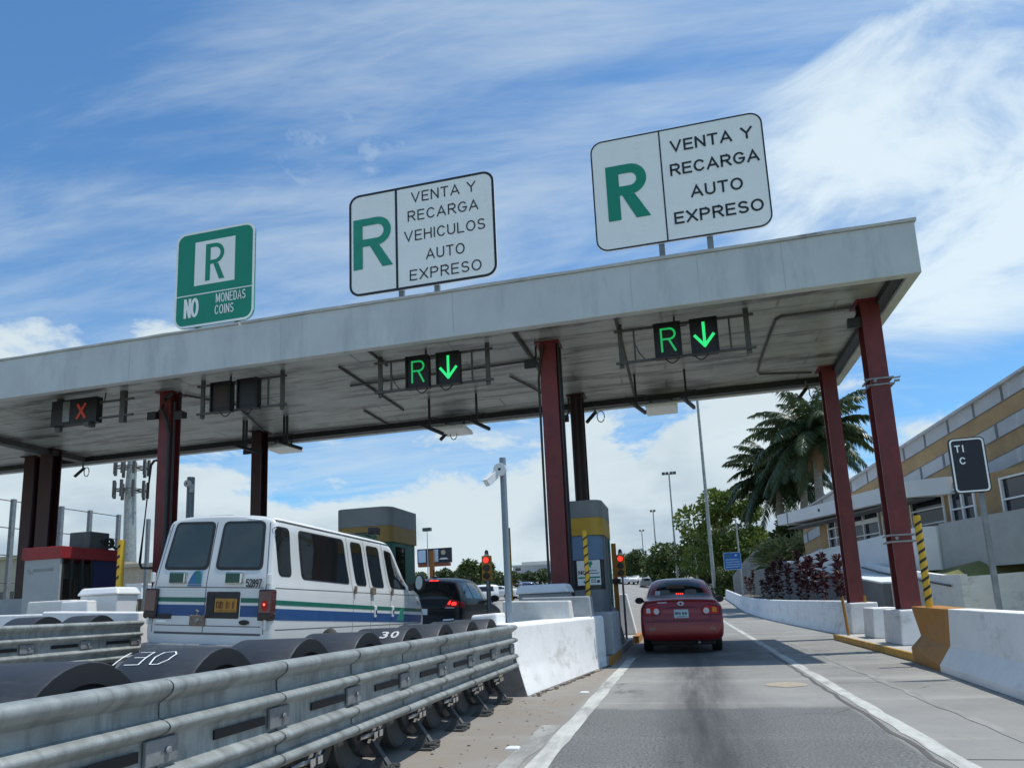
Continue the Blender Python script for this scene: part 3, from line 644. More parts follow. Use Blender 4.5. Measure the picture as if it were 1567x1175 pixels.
# ------------------------------------------------------------------ lane signals hung under the soffit
def stroke(mb, pts, wd, y, m=0):
    for (xa, za), (xb, zb) in zip(pts, pts[1:]):
        d = Vector((xb - xa, 0, zb - za)).normalized(); n = Vector((-d.z, 0, d.x)) * wd / 2; e = d * wd * .35
        a = Vector((xa, y, za)) - e; b = Vector((xb, y, zb)) + e
        mb.add([a - n, b - n, b + n, a + n], [(0, 1, 2, 3)], m)
def signal_frame(label, x, on, arrow, ex=(0, 0)):
    t = thing('lane_signal', label, 'lane signal', (x, 14.6, 7.0)); y = 14.6
    mb = MB(); a, b = x - 1.3 + ex[0], x + 1.62 + ex[1]
    for z in (7.03, 6.30): mb.box(a, b, y + .10, y + .16, z - .025, z + .025)
    for xx in (a + .12, b - .14): mb.box(xx - .05, xx + .05, y + .16, y + .21, 6.2, 7.2); mb.box(xx - .05, xx - .035, y + .21, y + .28, 6.2, 7.2)
    for xx in (a + .42, b - .5): mb.box(xx - .02, xx + .02, y + .12, y + .15, 6.3, 7.03)
    mb.box(x - .02, x + .02, y + .12, y + .16, 7.03, 7.2); mb.tube([(x + .08, y + .1, 6.96), (x + .26, y + .1, 6.96)], .015, 6)
    mb.tube([(a + .42, y + .13, 6.75), (a + .5, y + .13, 6.5), (a + .62, y + .13, 6.33), (a + .8, y + .13, 6.28)], .015, 6)
    mb.build('frame', 'dull_pipe', t, world=True)
    mb = MB()
    for k in (-.1, .5): mb.tube([(x + k - .15 + .3 * q / 8, y + .1, 6.27 - .11 * math.sin(math.pi * q / 8)) for q in range(9)], .012, 6)
    mb.build('cable_loop', 'rubber', t, smooth=60, world=True)
    for cx, leg in ((-.17 + x, 'R'), (.585 + x, 'A')):
        mb = MB(); mb.box(cx - .275, cx + .275, y, y + .16, 6.26, 7.02); ring_prism(mb, [(cx - .285, 6.25), (cx + .285, 6.25), (cx + .285, 7.03), (cx - .285, 7.03)], [(cx - .255, 6.28), (cx + .255, 6.28), (cx + .255, 7.0), (cx - .255, 7.0)], XZ, y - .05, y)
        box = mb.build('display_box', 'black', t, world=True)
        if leg == 'R' and on:
            mb = MB(); P = [(cx - .13, 6.40), (cx - .13, 6.90), (cx + .05, 6.90)] + [(cx + .05 + .105 * math.sin(q), 6.785 + .115 * math.cos(q)) for q in [math.pi * k / 8 for k in range(1, 8)]] + [(cx + .05, 6.67), (cx - .13, 6.67)]
            stroke(mb, P, .042, y - .004); stroke(mb, [(cx + .02, 6.67), (cx + .15, 6.40)], .042, y - .005); g = mb.build('lit_letter', 'led_green_dim' , box, fix=False); g.location = -t.location
        if leg == 'A' and on:
            mb = MB(); stroke(mb, [(cx, 6.93), (cx, 6.42)], .062, y - .004); stroke(mb, [(cx - .19, 6.66), (cx, 6.42)], .062, y - .005); stroke(mb, [(cx + .19, 6.66), (cx, 6.42)], .062, y - .006); g = mb.build('lit_arrow', arrow, box, fix=False); g.location = -t.location
        if not on:
            mb = MB(); mb.box(cx - .2, cx + .2, y - .006, y - .002, 6.38, 6.9); g = mb.build('unlit_grid', 'led_brown' if leg == 'R' else 'led_off', box); g.location = -t.location
    return t
signal_frame('overhead signal with bright green R and arrow over the lane of the red car', .27, True, 'led_green')
signal_frame('overhead signal with green R and arrow over the lane of the white van', -5.43, True, 'led_green')
signal_frame('unlit pair of overhead signal boxes beside the column left of the white van', -10.65, False, None, (.35, -.05))
t = thing('lane_signal', 'black overhead signal showing a dim red cross, leftmost under the canopy', 'lane signal', (-15.2, 14.6, 7))
mb = MB(); y = 14.6
mb.box(-16.0, -14.55, y, y + .2, 6.42, 7.1); mb.box(-15.62, -15.4, y - .01, y, 6.5, 7.05, 1); mb.build('display_box', ['black', 'grey_steel'], t, world=True)
mb = MB(); stroke(mb, [(-15.14, 6.92), (-14.90, 6.56)], .075, y - .014); stroke(mb, [(-14.90, 6.92), (-15.14, 6.56)], .075, y - .016); mb.build('lit_cross', 'led_red', t, world=True, fix=False)
mb = MB()
mb.box(-13.93, -13.77, y + .1, y + .2, 6.35, 7.2)
for z in (6.95, 6.52): mb.box(-14.55, -13.5, y + .08, y + .13, z - .025, z + .025)
mb.box(-15.95, -15.8, y + .1, y + .2, 6.3, 7.2); mb.box(-14.9, -14.75, y - .03, y + .2, 6.32, 6.42); mb.tube([(-14.5, y + .1, 6.9), (-14.4, y + .1, 7.0), (-14.38, y + .1, 7.2)], .015, 6)
mb.build('frame', 'dull_pipe', t, world=True)
# hanging rods with short antenna bars
where = ['over the red car, the right one', 'over the red car, the left one', 'behind the van lane arrow, the right one', 'behind the van lane arrow, the left one', 'below the unlit signal boxes, the right one', 'beside the dark column above the van']
for (x, dbl), wl in zip(((.48, 0), (-.83, 0), (-5.3, 0), (-6.72, 0), (-11.35, 1), (-12.75, 1)), where):
    t = thing('hanging_rod', 'rod with antenna bar hanging under the canopy ' + wl, 'antenna rod', (x, 18.4, 7.2), 0, 'rods hanging under the canopy'); mb = MB()
    for dx in ((-.05, .05) if dbl else (0,)): mb.box(x + dx - .028, x + dx + .028, 18.38, 18.43, 6.3, 7.2)
    mb.build('rod', 'dark_steel', t, world=True); mb = MB(); mb.bar((x - .12, 18.1, 6.36), (x + .2, 19.0, 6.28), .07, .09); mb.tube([(x + .03, 18.4, 6.62), (x + .25, 18.4, 6.60), (x + .27, 18.4, 6.52)], .02, 6)
    mb.build('antenna_bar', 'dark_steel', t, world=True)
for x, wl in ((-.2, 'above the red car'), (-6.65, 'above the black SUV'), (-12.75, 'above the rear of the white van')):
    t = thing('light_panel', 'flat light panel under the canopy rear edge ' + wl, 'lamp', (x, 20.6, 7), 0, 'flat lamps under the canopy rear edge')
    mb = MB(); mb.rings([[(x + a * .46 * s, 20.55 + b * .5 * s, z) for a, b in ((-1, -1), (1, -1), (1, 1), (-1, 1))] for s, z in ((.92, 6.70), (1, 6.74), (1, 6.80), (.6, 6.9))]); mb.build('panel_body', 'sign_white', t, world=True)
    mb = MB(); mb.tube([(x - .3, 20.55, 6.85), (x - .3, 20.55, 7.05)], .03, 6); mb.tube([(x + .3, 20.55, 6.85), (x + .3, 20.55, 7.05)], .03, 6); mb.build('hanger', 'dark_steel', t, world=True)
for x, y, z, s, wl in ((-13.28, 15.25, 6.55, -1, 'left side of the red column left of the van'), (-12.5, 15.3, 6.5, 1, 'right side of the red column left of the van'), (-3.05, 15.35, 6.72, -1, 'left side of the middle red column'), (-2.98, 19.7, 6.5, -1, 'left side of the dark column above the grey booth'), (-13.5, 19.75, 6.55, -1, 'left side of the dark column above the van'), (3.95, 15.4, 6.75, -1, 'left side of the right front column')):
    t = thing('floodlight', 'small dark floodlight at the top ' + wl, 'floodlight', (x, y, z), 0, 'floodlights on the canopy columns')
    mb = MB(); mb.rings([[(x + a * .13, y - .16 + b * .02, z + c * .11) for a, b, c in ((-1, 0, -1), (1, 0, -1), (1, 0, 1), (-1, 0, 1))], [(x + a * .11, y + .05, z + .03 + c * .08) for a, c in ((-1, -1), (1, -1), (1, 1), (-1, 1))]]); mb.build('housing', 'dark_steel', t, world=True)
    mb = MB(); mb.bar((x, y, z + .05), (x - s * .12, y + .05, z + .25), .04, .04); mb.bar((x - s * .12, y + .05, z + .25), (x - s * .12, y + .05, 7.2), .04, .04); mb.build('arm', 'dark_steel', t, world=True)
for x, y, wl in ((-6.95, 20.7, 'between the green arrow and the van roof'), (-2.2, 20.4, 'beside the dark column above the grey booth'), (-21.0, 20.6, 'beside the leftmost red columns'), (3.75, 20.2, 'beside the right rear column')):
    t = thing('lane_camera', 'camera with looped cable under the canopy ' + wl, 'camera', (x, y, 6.9), 0, 'lane cameras under the canopy rear edge')
    mb = MB(); mb.tube([(x - .22, y - .1, 6.52), (x + .06, y + .05, 6.86)], .055, 8); mb.build('camera_body', 'dark_steel', t, smooth=40, world=True)
    mb = MB(); mb.tube([(x + .06, y, 6.84)] + [(x + .2 + .11 * math.sin(q), y, 6.68 + .17 * math.cos(q)) for q in [k * .5 - .8 for k in range(13)]] + [(x + .06, y, 6.8)], .016, 6); mb.tube([(x + .03, y, 6.8), (x + .03, y, 7.03)], .03, 6); mb.build('cable_loop', 'grey_steel', t, smooth=60, world=True)
# ------------------------------------------------------------------ crash cushions (guardrails + barrels)
def ridge_profile(ztop, zbot):
    # four-ridge fender panel, profile in (x outward, z)
    P = [(0, ztop - .03), (.03, ztop)]
    zs = [ztop - .035, ztop - .20, ztop - .405, zbot + .030]
    out = []
    for i, zc in enumerate(zs):
        k = 1.0
        top = [(.026, zc + .036), (.062, zc + .024), (.080, zc + .012), (.086, zc - .001), (.080, zc - .014), (.060, zc - .027), (.028, zc - .043)]
        out += top if i else [(.050, zc + .034), (.078, zc + .026), (.092, zc + .012), (.094, zc - .006), (.086, zc - .024), (.062, zc - .042), (.030, zc - .062)]
        if i < 3: out += [(.024, zc - .068 if i == 0 else zc - .052), (.024, zs[i + 1] + .046)]
    out += [(.02, zs[3] - .050)]
    return [(.03, ztop)] + out
def rail(parent, X, ya, yb, ztop, zbot, side, dup_tabs=True):
    # side=+1 ridges face +X
    n = max(1, round((yb - ya) / .905)); L_ = (yb - ya) / n
    prof = ridge_profile(ztop, zbot)
    for k in range(n):
        y0 = ya + k * L_ - .10; y1 = ya + (k + 1) * L_; off = .0
        R = []
        for y, o in ((y0, .007), (y0 + .10, .006), (y1 - .02, 0), (y1, 0)):
            R.append([(X + side * (px + o), y, tz(X, 5) + pz - .0) for px, pz in prof])
        mb = MB(); mb.rings(R, closed=False, cap=False)
        R2 = [[(x - side * .006, y, z) for x, y, z in r] for r in R]; mb.rings(R2, closed=False, cap=False)
        if k == n - 1:   # rounded end lip
            pass
        pn = mb.build('fender_panel', 'galv', parent, smooth=50, world=True)
        zs_ = ztop - .30
        mb = MB(); mb.box(X + side * .030, X + side * .040, y1 - .64, y1 - .22, tz(X, 5) + zs_ - .022, tz(X, 5) + zs_ + .022) ; s = mb.build('slot', 'black', pn, world=False)
        s.location = -parent.location
        mb = MB(); mb.box(X + side * .030, X + side * .052, y1 - .19, y1 + .0, tz(X, 5) + zs_ - .055, tz(X, 5) + zs_ + .055); mb.tube([(X + side * .055, y1 - .07, tz(X, 5) + zs_), (X + side * .068, y1 - .07, tz(X, 5) + zs_)], .018, 6)
        s = mb.build('clamp_plate', 'galv_dull', pn, bevel=.006); s.location = -parent.location
def make_barrel():
    t = thing('cushion_barrel', 'x', 'crash barrel', (0, 0, 0), 0, 'black barrels of the crash cushions')
    a, b, zc, ln = .385, .47, .58, .50; n = 40
    mb = MB(); el = lambda s: [(s * a * math.cos(2 * math.pi * k / n), s * b * math.sin(2 * math.pi * k / n)) for k in range(n)]
    R = []
    for x, s in ((-ln / 2, .9), (-ln / 2, .985), (-ln / 2 + .015, 1), (ln / 2 - .015, 1), (ln / 2, .985), (ln / 2, .86)): R.append([(x, u, zc + v) for u, v in el(s)])
    mb.rings(R, cap=False); mb.build('shell', 'hdpe', t, smooth=35)
    mb = MB(); R = []
    for x, s in ((ln / 2 + .004, .975), (ln / 2 + .004, .80), (ln / 2 - .012, .79)): R.append([(x, u, zc + v) for u, v in el(s)])
    mb.rings(R, cap=False); mb.build('rim', 'hdpe_edge', t, smooth=30)
    mb = MB(); mb.rings([[(ln / 2 - .012, u, zc + v) for u, v in el(.79)], [(ln / 2 - .20, u, zc + v) for u, v in el(.72)]], cap=True)
    ring_prism(mb, el(.62), el(.585), lambda u, v, q: (q, u, zc + v), ln / 2 - .06, ln / 2 - .05, 0)
    mb.build('inner_sleeve', 'hdpe_in', t, smooth=30)
    mb = MB(); mb.box(-ln / 2, ln / 2, -.47, -.425, zc + .06, zc + .105); mb.box(-ln / 2 + .02, ln / 2 - .05, -.425, -.37, zc + .0, zc + .06); mb.build('spacer_bar', 'dark_steel', t)
    return t
def cushion(label, X, ya, yb, zrail, xr, side=1):
    t = thing('guardrail', label, 'guardrail', (X, (ya + yb) / 2, 0)); rail(t, X, ya, yb, zrail, zrail - .555, side); return t
g1 = cushion('long galvanised guardrail with ridged overlapping panels in the left foreground', -2.27, -1.75, 9.1, .955, None)
# rounded end fittings
mb = MB()
for z in (.92, .755, .55, .43):
    mb.rings([[(-2.235 + .055 * math.cos(q) * s, y, z + .034 * math.sin(q) * s) for q in [2 * math.pi * k / 12 for k in range(12)]] for y, s in ((9.06, 1.0), (9.16, .98), (9.21, .7), (9.225, .2))])
mb.build('end_lip', 'galv', g1, smooth=60, world=True)
# support legs, hoops and clamps below the rail
for k in range(-2, 9):
    y = 1.55 + .905 * k + .02
    if y > 9: break
    mb = MB(); mb.bar((-2.70, y + .04, .56), (-2.27, y - .06, .05), .045, .05); mb.bar((-2.50, y - .34, .5), (-2.62, y - .06, .10), .035, .04)
    mb.box(-2.42, -2.22, y - .16, y + .06, .004, .02); mb.hexa([(-2.40, y - .12, .02), (-2.26, y - .12, .02), (-2.26, y + .0, .02), (-2.40, y + .0, .02), (-2.36, y - .08, .12), (-2.31, y - .08, .12), (-2.31, y - .03, .12), (-2.36, y - .03, .12)]); mb.tube([(-2.30, y - .1, .05), (-2.2, y - .1, .05)], .018, 6); mb.tube([(-2.30, y, .05), (-2.2, y, .05)], .018, 6)
    mb.build('support_leg', 'dull_pipe', g1, smooth=40, world=True)
    mb = MB(); mb.tube([(-2.33, y - .42, .32), (-2.31, y - .12, .315)], .016, 6)
    for dy in (-.24, -.15): mb.tube([(-2.345, y + dy, .26), (-2.285, y + dy - .01, .37)], .014, 6); mb.box(-2.34, -2.28, y + dy - .03, y + dy + .03, .29, .335)
    mb.tube([(-2.31, y - .13, .33), (-2.30, y - .09, .38)], .012, 6)
    mb.build('cable_clamp', 'chrome', g1, smooth=40, world=True)
    mb = MB(); mb.rings([[(-2.52 + dx, y - .2 + s * .27 * math.cos(q), .30 + s * .26 * math.sin(q)) for q in [2 * math.pi * k2 / 24 for k2 in range(24)]] for dx, s in ((-.05, 1), (.02, 1), (.04, .92), (.03, .85))], cap=True); mb.build('skid_disc', 'dull_pipe', g1, smooth=40, world=True)
mb = MB()
for k in range(12): mb.bar((-2.75, -1.6 + k * .905, .06), (-2.75, -1.6 + k * .905, .6), .06, .12)
mb.box(-3.0, -2.9, -1.8, 9.2, .02, .12); mb.build('ground_rail', 'dull_pipe', g1, world=True)
g1b = cushion('galvanised guardrail on the van side of the near row of black barrels', -3.06, -1.75, 9.1, .90, None, -1)
b0 = make_barrel(); BY = [1.60, 2.50, 3.40, 4.30, 5.20, 6.12, 7.05, 8.0, 8.85]
bl = ['nearest the camera, mostly hidden below the frame', 'large in the lower left corner before the one marked 130', 'with 130 chalked in white on its top', 'directly behind the barrel chalked 130', 'beside the rear wheel of the white van', 'with faded white stencilled figures, beside the van door', 'before the black SUV, third from the white wall', 'second from the white wall, behind the SUV tail', 'last and smallest before the white wall']
for k, (yy, lb) in enumerate(zip(BY, bl)):
    lab = 'black crash barrel ' + lb
    t = b0 if k == 0 else dup(b0, (0, 0, 0), lab)
    t['label'] = lab; t.location = (-2.70, yy, 0)
    if k in (2, 5):
        mb = MB(); sx = .34 if k == 2 else .30
        def bend(u, v):   # v: arc position
            q = rad(90) + v; return (u, .388 * math.cos(q), .58 + .474 * math.sin(q))
        if k == 2:
            def st(pts):
                for (ua, va), (ub, vb) in zip(pts, pts[1:]):
                    d = Vector((ub - ua, vb - va)); ln = d.length; d.normalize(); n = Vector((-d.y, d.x)) * .0045; m_ = 4
                    ps = [(ua + d.x * ln * i / m_, va + d.y * ln * i / m_) for i in range(m_ + 1)]
                    for (p, q), (p2, q2) in zip(ps, ps[1:]): mb.add([bend(p - n.x, q - n.y), bend(p2 - n.x, q2 - n.y), bend(p2 + n.x, q2 + n.y), bend(p + n.x, q + n.y)], [(0, 1, 2, 3)])
            # arc angle is measured towards the camera as positive
            g = lambda u, v: (u - .26, .56 - v)
            st([g(-.02, .0), g(.0, .30)]); st([g(.06, .30), g(.15, .30), g(.145, .15), g(.07, .15)]); st([g(.145, .15), (g(.14, 0)), g(.05, .0)])
            st([g(.21, .0), g(.20, .15), g(.22, .28), g(.28, .30), g(.31, .22), g(.30, .08), g(.26, 0), g(.21, 0)])
            mb.build('chalk_figures', 'sign_white', t, fix=False)
        else:
            for q, (txt, a) in enumerate((('3', .26), ('0', .36))):
                vs, fs = text_mesh(txt, .02); mb.add([bend(a - .24 + u * .075, .62 - v * .24) for u, v in vs], fs)
            mb.build('stencil_figures', 'bld_far', t, fix=False)
# second cushion, left of the van lane
g2 = cushion('galvanised guardrail with ridged panels beyond the van lane at the left edge', -8.05, -.85, 9.1, .96, None)
bl2 = ['first of the far row at the left frame edge', 'second of the far row behind the left guardrail', 'third of the far row behind the left guardrail, nearest the van']
for k, (yy, lb) in enumerate(((6.85, bl2[0]), (7.78, bl2[1]), (8.68, bl2[2]))):
    t = dup(b0, (-8.57, yy, tz(-8.3, 5) + .0), 'black crash barrel ' + lb)
    for c in list(t.children):
        if c.name.startswith(('chalk', 'stencil')): bpy.data.objects.remove(c)
# ------------------------------------------------------------------ islands, barriers, booths
def block(name, label, cat, pts, mt, bevel=.025, group=None):   # pts: 8 corners
    mb = MB(); mb.hexa(pts); o = mb.build(name, mt, bevel=bevel); return tag(o, label, cat, group)
def bxp(x0, x1, y0, y1, z0, z1): return [(x0, y0, z0), (x1, y0, z0), (x1, y1, z0), (x0, y1, z0), (x0, y0, z1), (x1, y0, z1), (x1, y1, z1), (x0, y1, z1)]
# near white wall, twisting from a sloped toe to a plumb end
def toe(x_face, y, slope, ztop, back):
    return [(x_face - back, y, 0), (x_face, y, 0.0), (x_face - .015, y, .05), (x_face - slope * .75, y, .30), (x_face - slope, y, .40), (x_face - slope * 1.25, y, ztop - .04), (x_face - slope * 1.25 - .04, y, ztop), (x_face - back, y, ztop)]
R = []
for k in range(13):
    f = k / 12; y = 9.43 + f * (13.70 - 9.43); xf = -2.13 + f * (.60)
    r_ = toe(xf, y, .17 * (1 - f * .9), .955 - .01 * f, .62)
    if k == 0: r_ = [(x, yy - .03 * (z < .2), z) for x, yy, z in r_]
    R.append(r_)
mb = MB(); mb.rings(R)
nw = mb.build('barrier_wall', 'white_conc', smooth=35, bevel=.012); tag(nw, 'bright white concrete barrier wall starting at the end of the near guardrail', 'barrier wall')
mb = MB(); mb.hexa([(-2.78, 9.40, 0), (-2.14, 9.388, 0), (-2.14, 9.41, 0), (-2.78, 9.42, 0), (-2.78, 9.40, .80), (-2.36, 9.388, .80), (-2.36, 9.41, .80), (-2.78, 9.42, .80)])
mb.build('bare_end', 'dirty_conc', nw)
# island slabs
mb = MB(); mb.box(-3.7, -1.50, 13.75, 23.2, 0, .16); isl = mb.build('island_slab', 'slab', bevel=.02); tag(isl, kind='structure')
mb = MB(); mb.box(-1.50, -1.44, 13.75, 15.6, 0, .17); mb.box(-1.52, -1.36, 20.5, 23.2, .0, .2); mb.build('kerb_face', 'ochre', isl)
mb = MB(); mb.box(3.66, 5.3, 10.6, 19.6, 0, .13); isl2 = mb.build('island_slab', 'slab', bevel=.02); tag(isl2, kind='structure')
mb = MB(); mb.box(3.60, 3.657, 10.6, 19.6, 0, .135); mb.build('kerb_face', 'yellow_worn', isl2, bevel=.01)
mb = MB(); mb.hexa([(-10.3, 9.75, .2), (-8.2, 9.75, .2), (-8.2, 22, .2), (-10.3, 22, .2), (-10.3, 9.75, .55), (-8.2, 9.75, .45), (-8.2, 22, .45), (-10.3, 22, .55)]); tag(mb.build('island_slab', 'slab'), kind='structure')
mb = MB(); mb.box(-15.6, -11.4, 11.2, 22, .2, .72); tag(mb.build('island_slab', 'slab'), kind='structure')
# blocks on the first island
block('barrier_block', 'low grey concrete block with ochre kerb at the end of the white wall', 'barrier', bxp(-2.2, -1.42, 14.05, 15.6, .17, .99), 'grey_conc')
block('barrier_block', 'long rust-stained white concrete block with sloping end behind the white wall', 'barrier', [(-3.10, 11.9, .16), (-1.84, 11.9, .16), (-1.84, 12.35, .16), (-3.10, 12.35, .16), (-3.10, 11.95, 1.29), (-1.93, 11.95, 1.25), (-1.93, 12.30, 1.25), (-3.10, 12.30, 1.29)], 'white_worn')
block('barrier_block', 'grey concrete block with slanted end standing before the grey booth', 'barrier', [(-3.0, 13.0, .16), (-1.64, 13.0, .16), (-1.64, 13.5, .16), (-3.0, 13.5, .16), (-3.0, 13.0, 1.34), (-1.72, 13.0, 1.32), (-1.72, 13.5, 1.32), (-3.0, 13.5, 1.34)], 'grey_conc')
mb = MB(); mb.hexa([(-3.15, 9.75, 0), (-2.62, 9.75, 0), (-2.62, 10.5, 0), (-3.15, 10.5, 0), (-3.0, 9.75, 1.09), (-2.62, 9.75, 1.11), (-2.62, 10.5, 1.11), (-3.0, 10.5, 1.09)])
tag(mb.build('barrier_block', 'white_conc', bevel=.03), 'white block peeking out between the black SUV and the blue-grey pole', 'barrier')
t = thing('tank', 'white lidded tank on the first island in front of the middle red column', 'tank', (-2.85, 14.2, .16))
mb = MB(); mb.hexa([(-3.22, 13.95, .16), (-2.32, 13.95, .16), (-2.32, 14.5, .16), (-3.22, 14.5, .16), (-3.27, 13.9, 1.42), (-2.27, 13.9, 1.42), (-2.27, 14.55, 1.42), (-3.27, 14.55, 1.42)]); mb.build('tank_body', 'booth_light', t, bevel=.03, world=True)
mb = MB(); mb.hexa([(-3.33, 13.85, 1.42), (-2.21, 13.85, 1.42), (-2.21, 14.6, 1.42), (-3.33, 14.6, 1.42), (-3.25, 13.92, 1.60), (-2.29, 13.92, 1.60), (-2.29, 14.53, 1.60), (-3.25, 14.53, 1.60)]); mb.build('lid', 'white_paint', t, bevel=.03, world=True)
block('barrier_slab', 'white slanted concrete slab beside the red car mirror past the grey booth', 'barrier', [(-2.0, 22.3, .17), (-1.53, 22.3, .17), (-1.53, 22.7, .17), (-2.0, 22.7, .17), (-2.1, 22.3, 1.42), (-1.77, 22.3, 1.41), (-1.77, 22.7, 1.41), (-2.1, 22.7, 1.42)], 'white_conc')
# grit washed against the foot of the near wall
mb = MB(); rg = random.Random(5)
for k in range(150):
    f = rg.random(); y = 9.43 + f * 4.2; x = -2.10 + .6 * f + abs(rg.gauss(0, .05)); r = rg.uniform(.008, .035)
    mb.add([(x + r * rg.uniform(.5, 1.2) * math.cos(q), y + 1.8 * r * rg.uniform(.6, 1.4) * math.sin(q), .004 + (.006 if q > 3 else 0)) for q in [k2 * 1.05 for k2 in range(6)]], [tuple(range(6))])
tag(mb.build('grit', 'litter', fix=False), 'dark grit along the foot of the bright white barrier wall', 'grit', kind='stuff')
# striped posts
def striped(label, x, y, z0, z1, r, n, mode):
    t = thing('striped_post', label, 'marker post', (x, y, z0), 0, 'yellow and black striped posts')
    mb = MB(); mb.tube([(x, y, z0), (x, y, z1)], r, 14); mb.tube([(x, y, z1), (x, y, z1 + .012)], r * .9, 14); mb.build('post', 'yellow', t, smooth=40, world=True)
    mb = MB(); st = (z1 - z0 - .12) / n
    for k in range(n):
        z = z0 + .08 + st * k; K = 10
        for i in range(K):
            a0, a1 = math.pi + math.pi * i / K, math.pi + math.pi * (i + 1) / K
            if mode == 'half': a0 -= .5; a1 -= .5
            f0, f1 = i / K, (i + 1) / K; R2 = r + .003; sl = r * 2.0
            if mode == 'half' and i > K * .7: continue
            mb.add([(x + R2 * math.cos(a0), y + R2 * math.sin(a0), z + sl * f0), (x + R2 * math.cos(a1), y + R2 * math.sin(a1), z + sl * f1), (x + R2 * math.cos(a1), y + R2 * math.sin(a1), z + sl * f1 + r * .85), (x + R2 * math.cos(a0), y + R2 * math.sin(a0), z + sl * f0 + r * .85)], [(0, 1, 2, 3)])
    mb.build('stripes', 'black', t, world=True)
striped('yellow and black striped post in front of the grey booth', -1.79, 13.5, .95, 2.57, .045, 9, 'full')
striped('yellow and black striped post at the right before the building', 3.72, 12.35, .9, 2.33, .052, 9, 'full')
striped('yellow striped post directly behind the blue-grey camera pole', -4.43, 18.0, .25, 3.24, .06, 10, 'half')
striped('yellow striped post to the right of the red booth', -12.34, 13.3, .6, 3.05, .075, 10, 'half')
# right island blocks, bollards, barriers
def rblk(label, x, y0, y1, dx=.48, z=.80, tilt=0):
    block('barrier_block', label, 'barrier', [(x - .02, y0, .13), (x + dx, y0 - .0, .13), (x + dx, y1, .13), (x - .02, y1, .13), (x + .02, y0 + .02, z), (x + dx, y0 + .02, z), (x + dx, y1, z), (x + .02, y1, z)], 'white_conc', .03, 'white blocks on the right island')
rblk('white concrete block round the foot of the right front column', 3.95, 14.9, 16.1, .62)
rblk('white concrete block between the two right columns, middle of three', 4.04, 17.3, 18.2, .55)
rblk('white concrete block round the foot of the right rear column', 4.02, 19.35, 20.3, .66, .90)
# white barrier along the right lane (far)
def rtoe(x, y, z0, h, s=.12):
    return [(x + .32, y, z0), (x, y, z0 - .01), (x + .015, y, z0 + .05), (x + s * .8, y, z0 + .25), (x + s, y, z0 + .35), (x + s * 1.25, y, z0 + h - .04), (x + s * 1.25 + .03, y, z0 + h), (x + .32, y, z0 + h)]
R = []
for y in (20.9, 22, 24, 26, 28, 30, 32, 34, 37, 40, 44, 48, 52, 58, 64, 72, 80):
    bow = -.42 * math.sin(math.pi * cl((y - 20.9) / 46, 0, 1)) ; x = 4.22 + bow; R.append(rtoe(x, y, tz(x, y), .92 + (.012 if y > 21 else 0)))
mb = MB(); mb.rings(R); tag(mb.build('barrier_wall', 'white_conc', smooth=35, bevel=.01), 'long white concrete barrier wall along the right lane beyond the right columns', 'barrier wall')
# near right barrier: ochre end piece then white
t = thing('barrier_wall', 'white concrete barrier with ochre painted end at the right frame edge', 'barrier wall', (3.6, 11, 0))
def jers(y, x): return [(x + .5, y, .0), (x, y, .0), (x + .0, y, .10), (x + .17, y, .36), (x + .21, y, .88), (x + .5, y, .88)]
def jers2(y, x): return [(x + .5, y, .0), (x - .02, y, .0), (x - .03, y, .24), (x + .14, y, .42), (x + .05, y, .90), (x + .5, y, .90)]
mb = MB(); mb.rings([jers2(13.05, 3.60), jers(11.45, 3.47)]); mb.build('painted_end', 'ochre', t, bevel=.012, world=True)
mb = MB(); mb.rings([jers(11.447, 3.47), jers(10, 3.39), jers(8, 3.28), jers(5.5, 3.15)]); mb.build('wall', 'white_conc', t, bevel=.012, world=True)
for x, y, z1, lb in ((3.80, 18.95, 1.05, 'leaning orange bollard at the end of the long white wall'), (4.42, 19.45, 1.06, 'orange bollard just right of the right rear column')):
    mb = MB(); mb.tube([(x + .04, y, .02), (x - .01, y, z1 - .04), (x - .011, y, z1)], .035, 12, r1=.034); mb.tube([(x - .011, y, z1), (x - .012, y, z1 + .02)], .02, 10); tag(mb.build('bollard', 'ochre', smooth=40), lb, 'bollard', 'orange bollards')
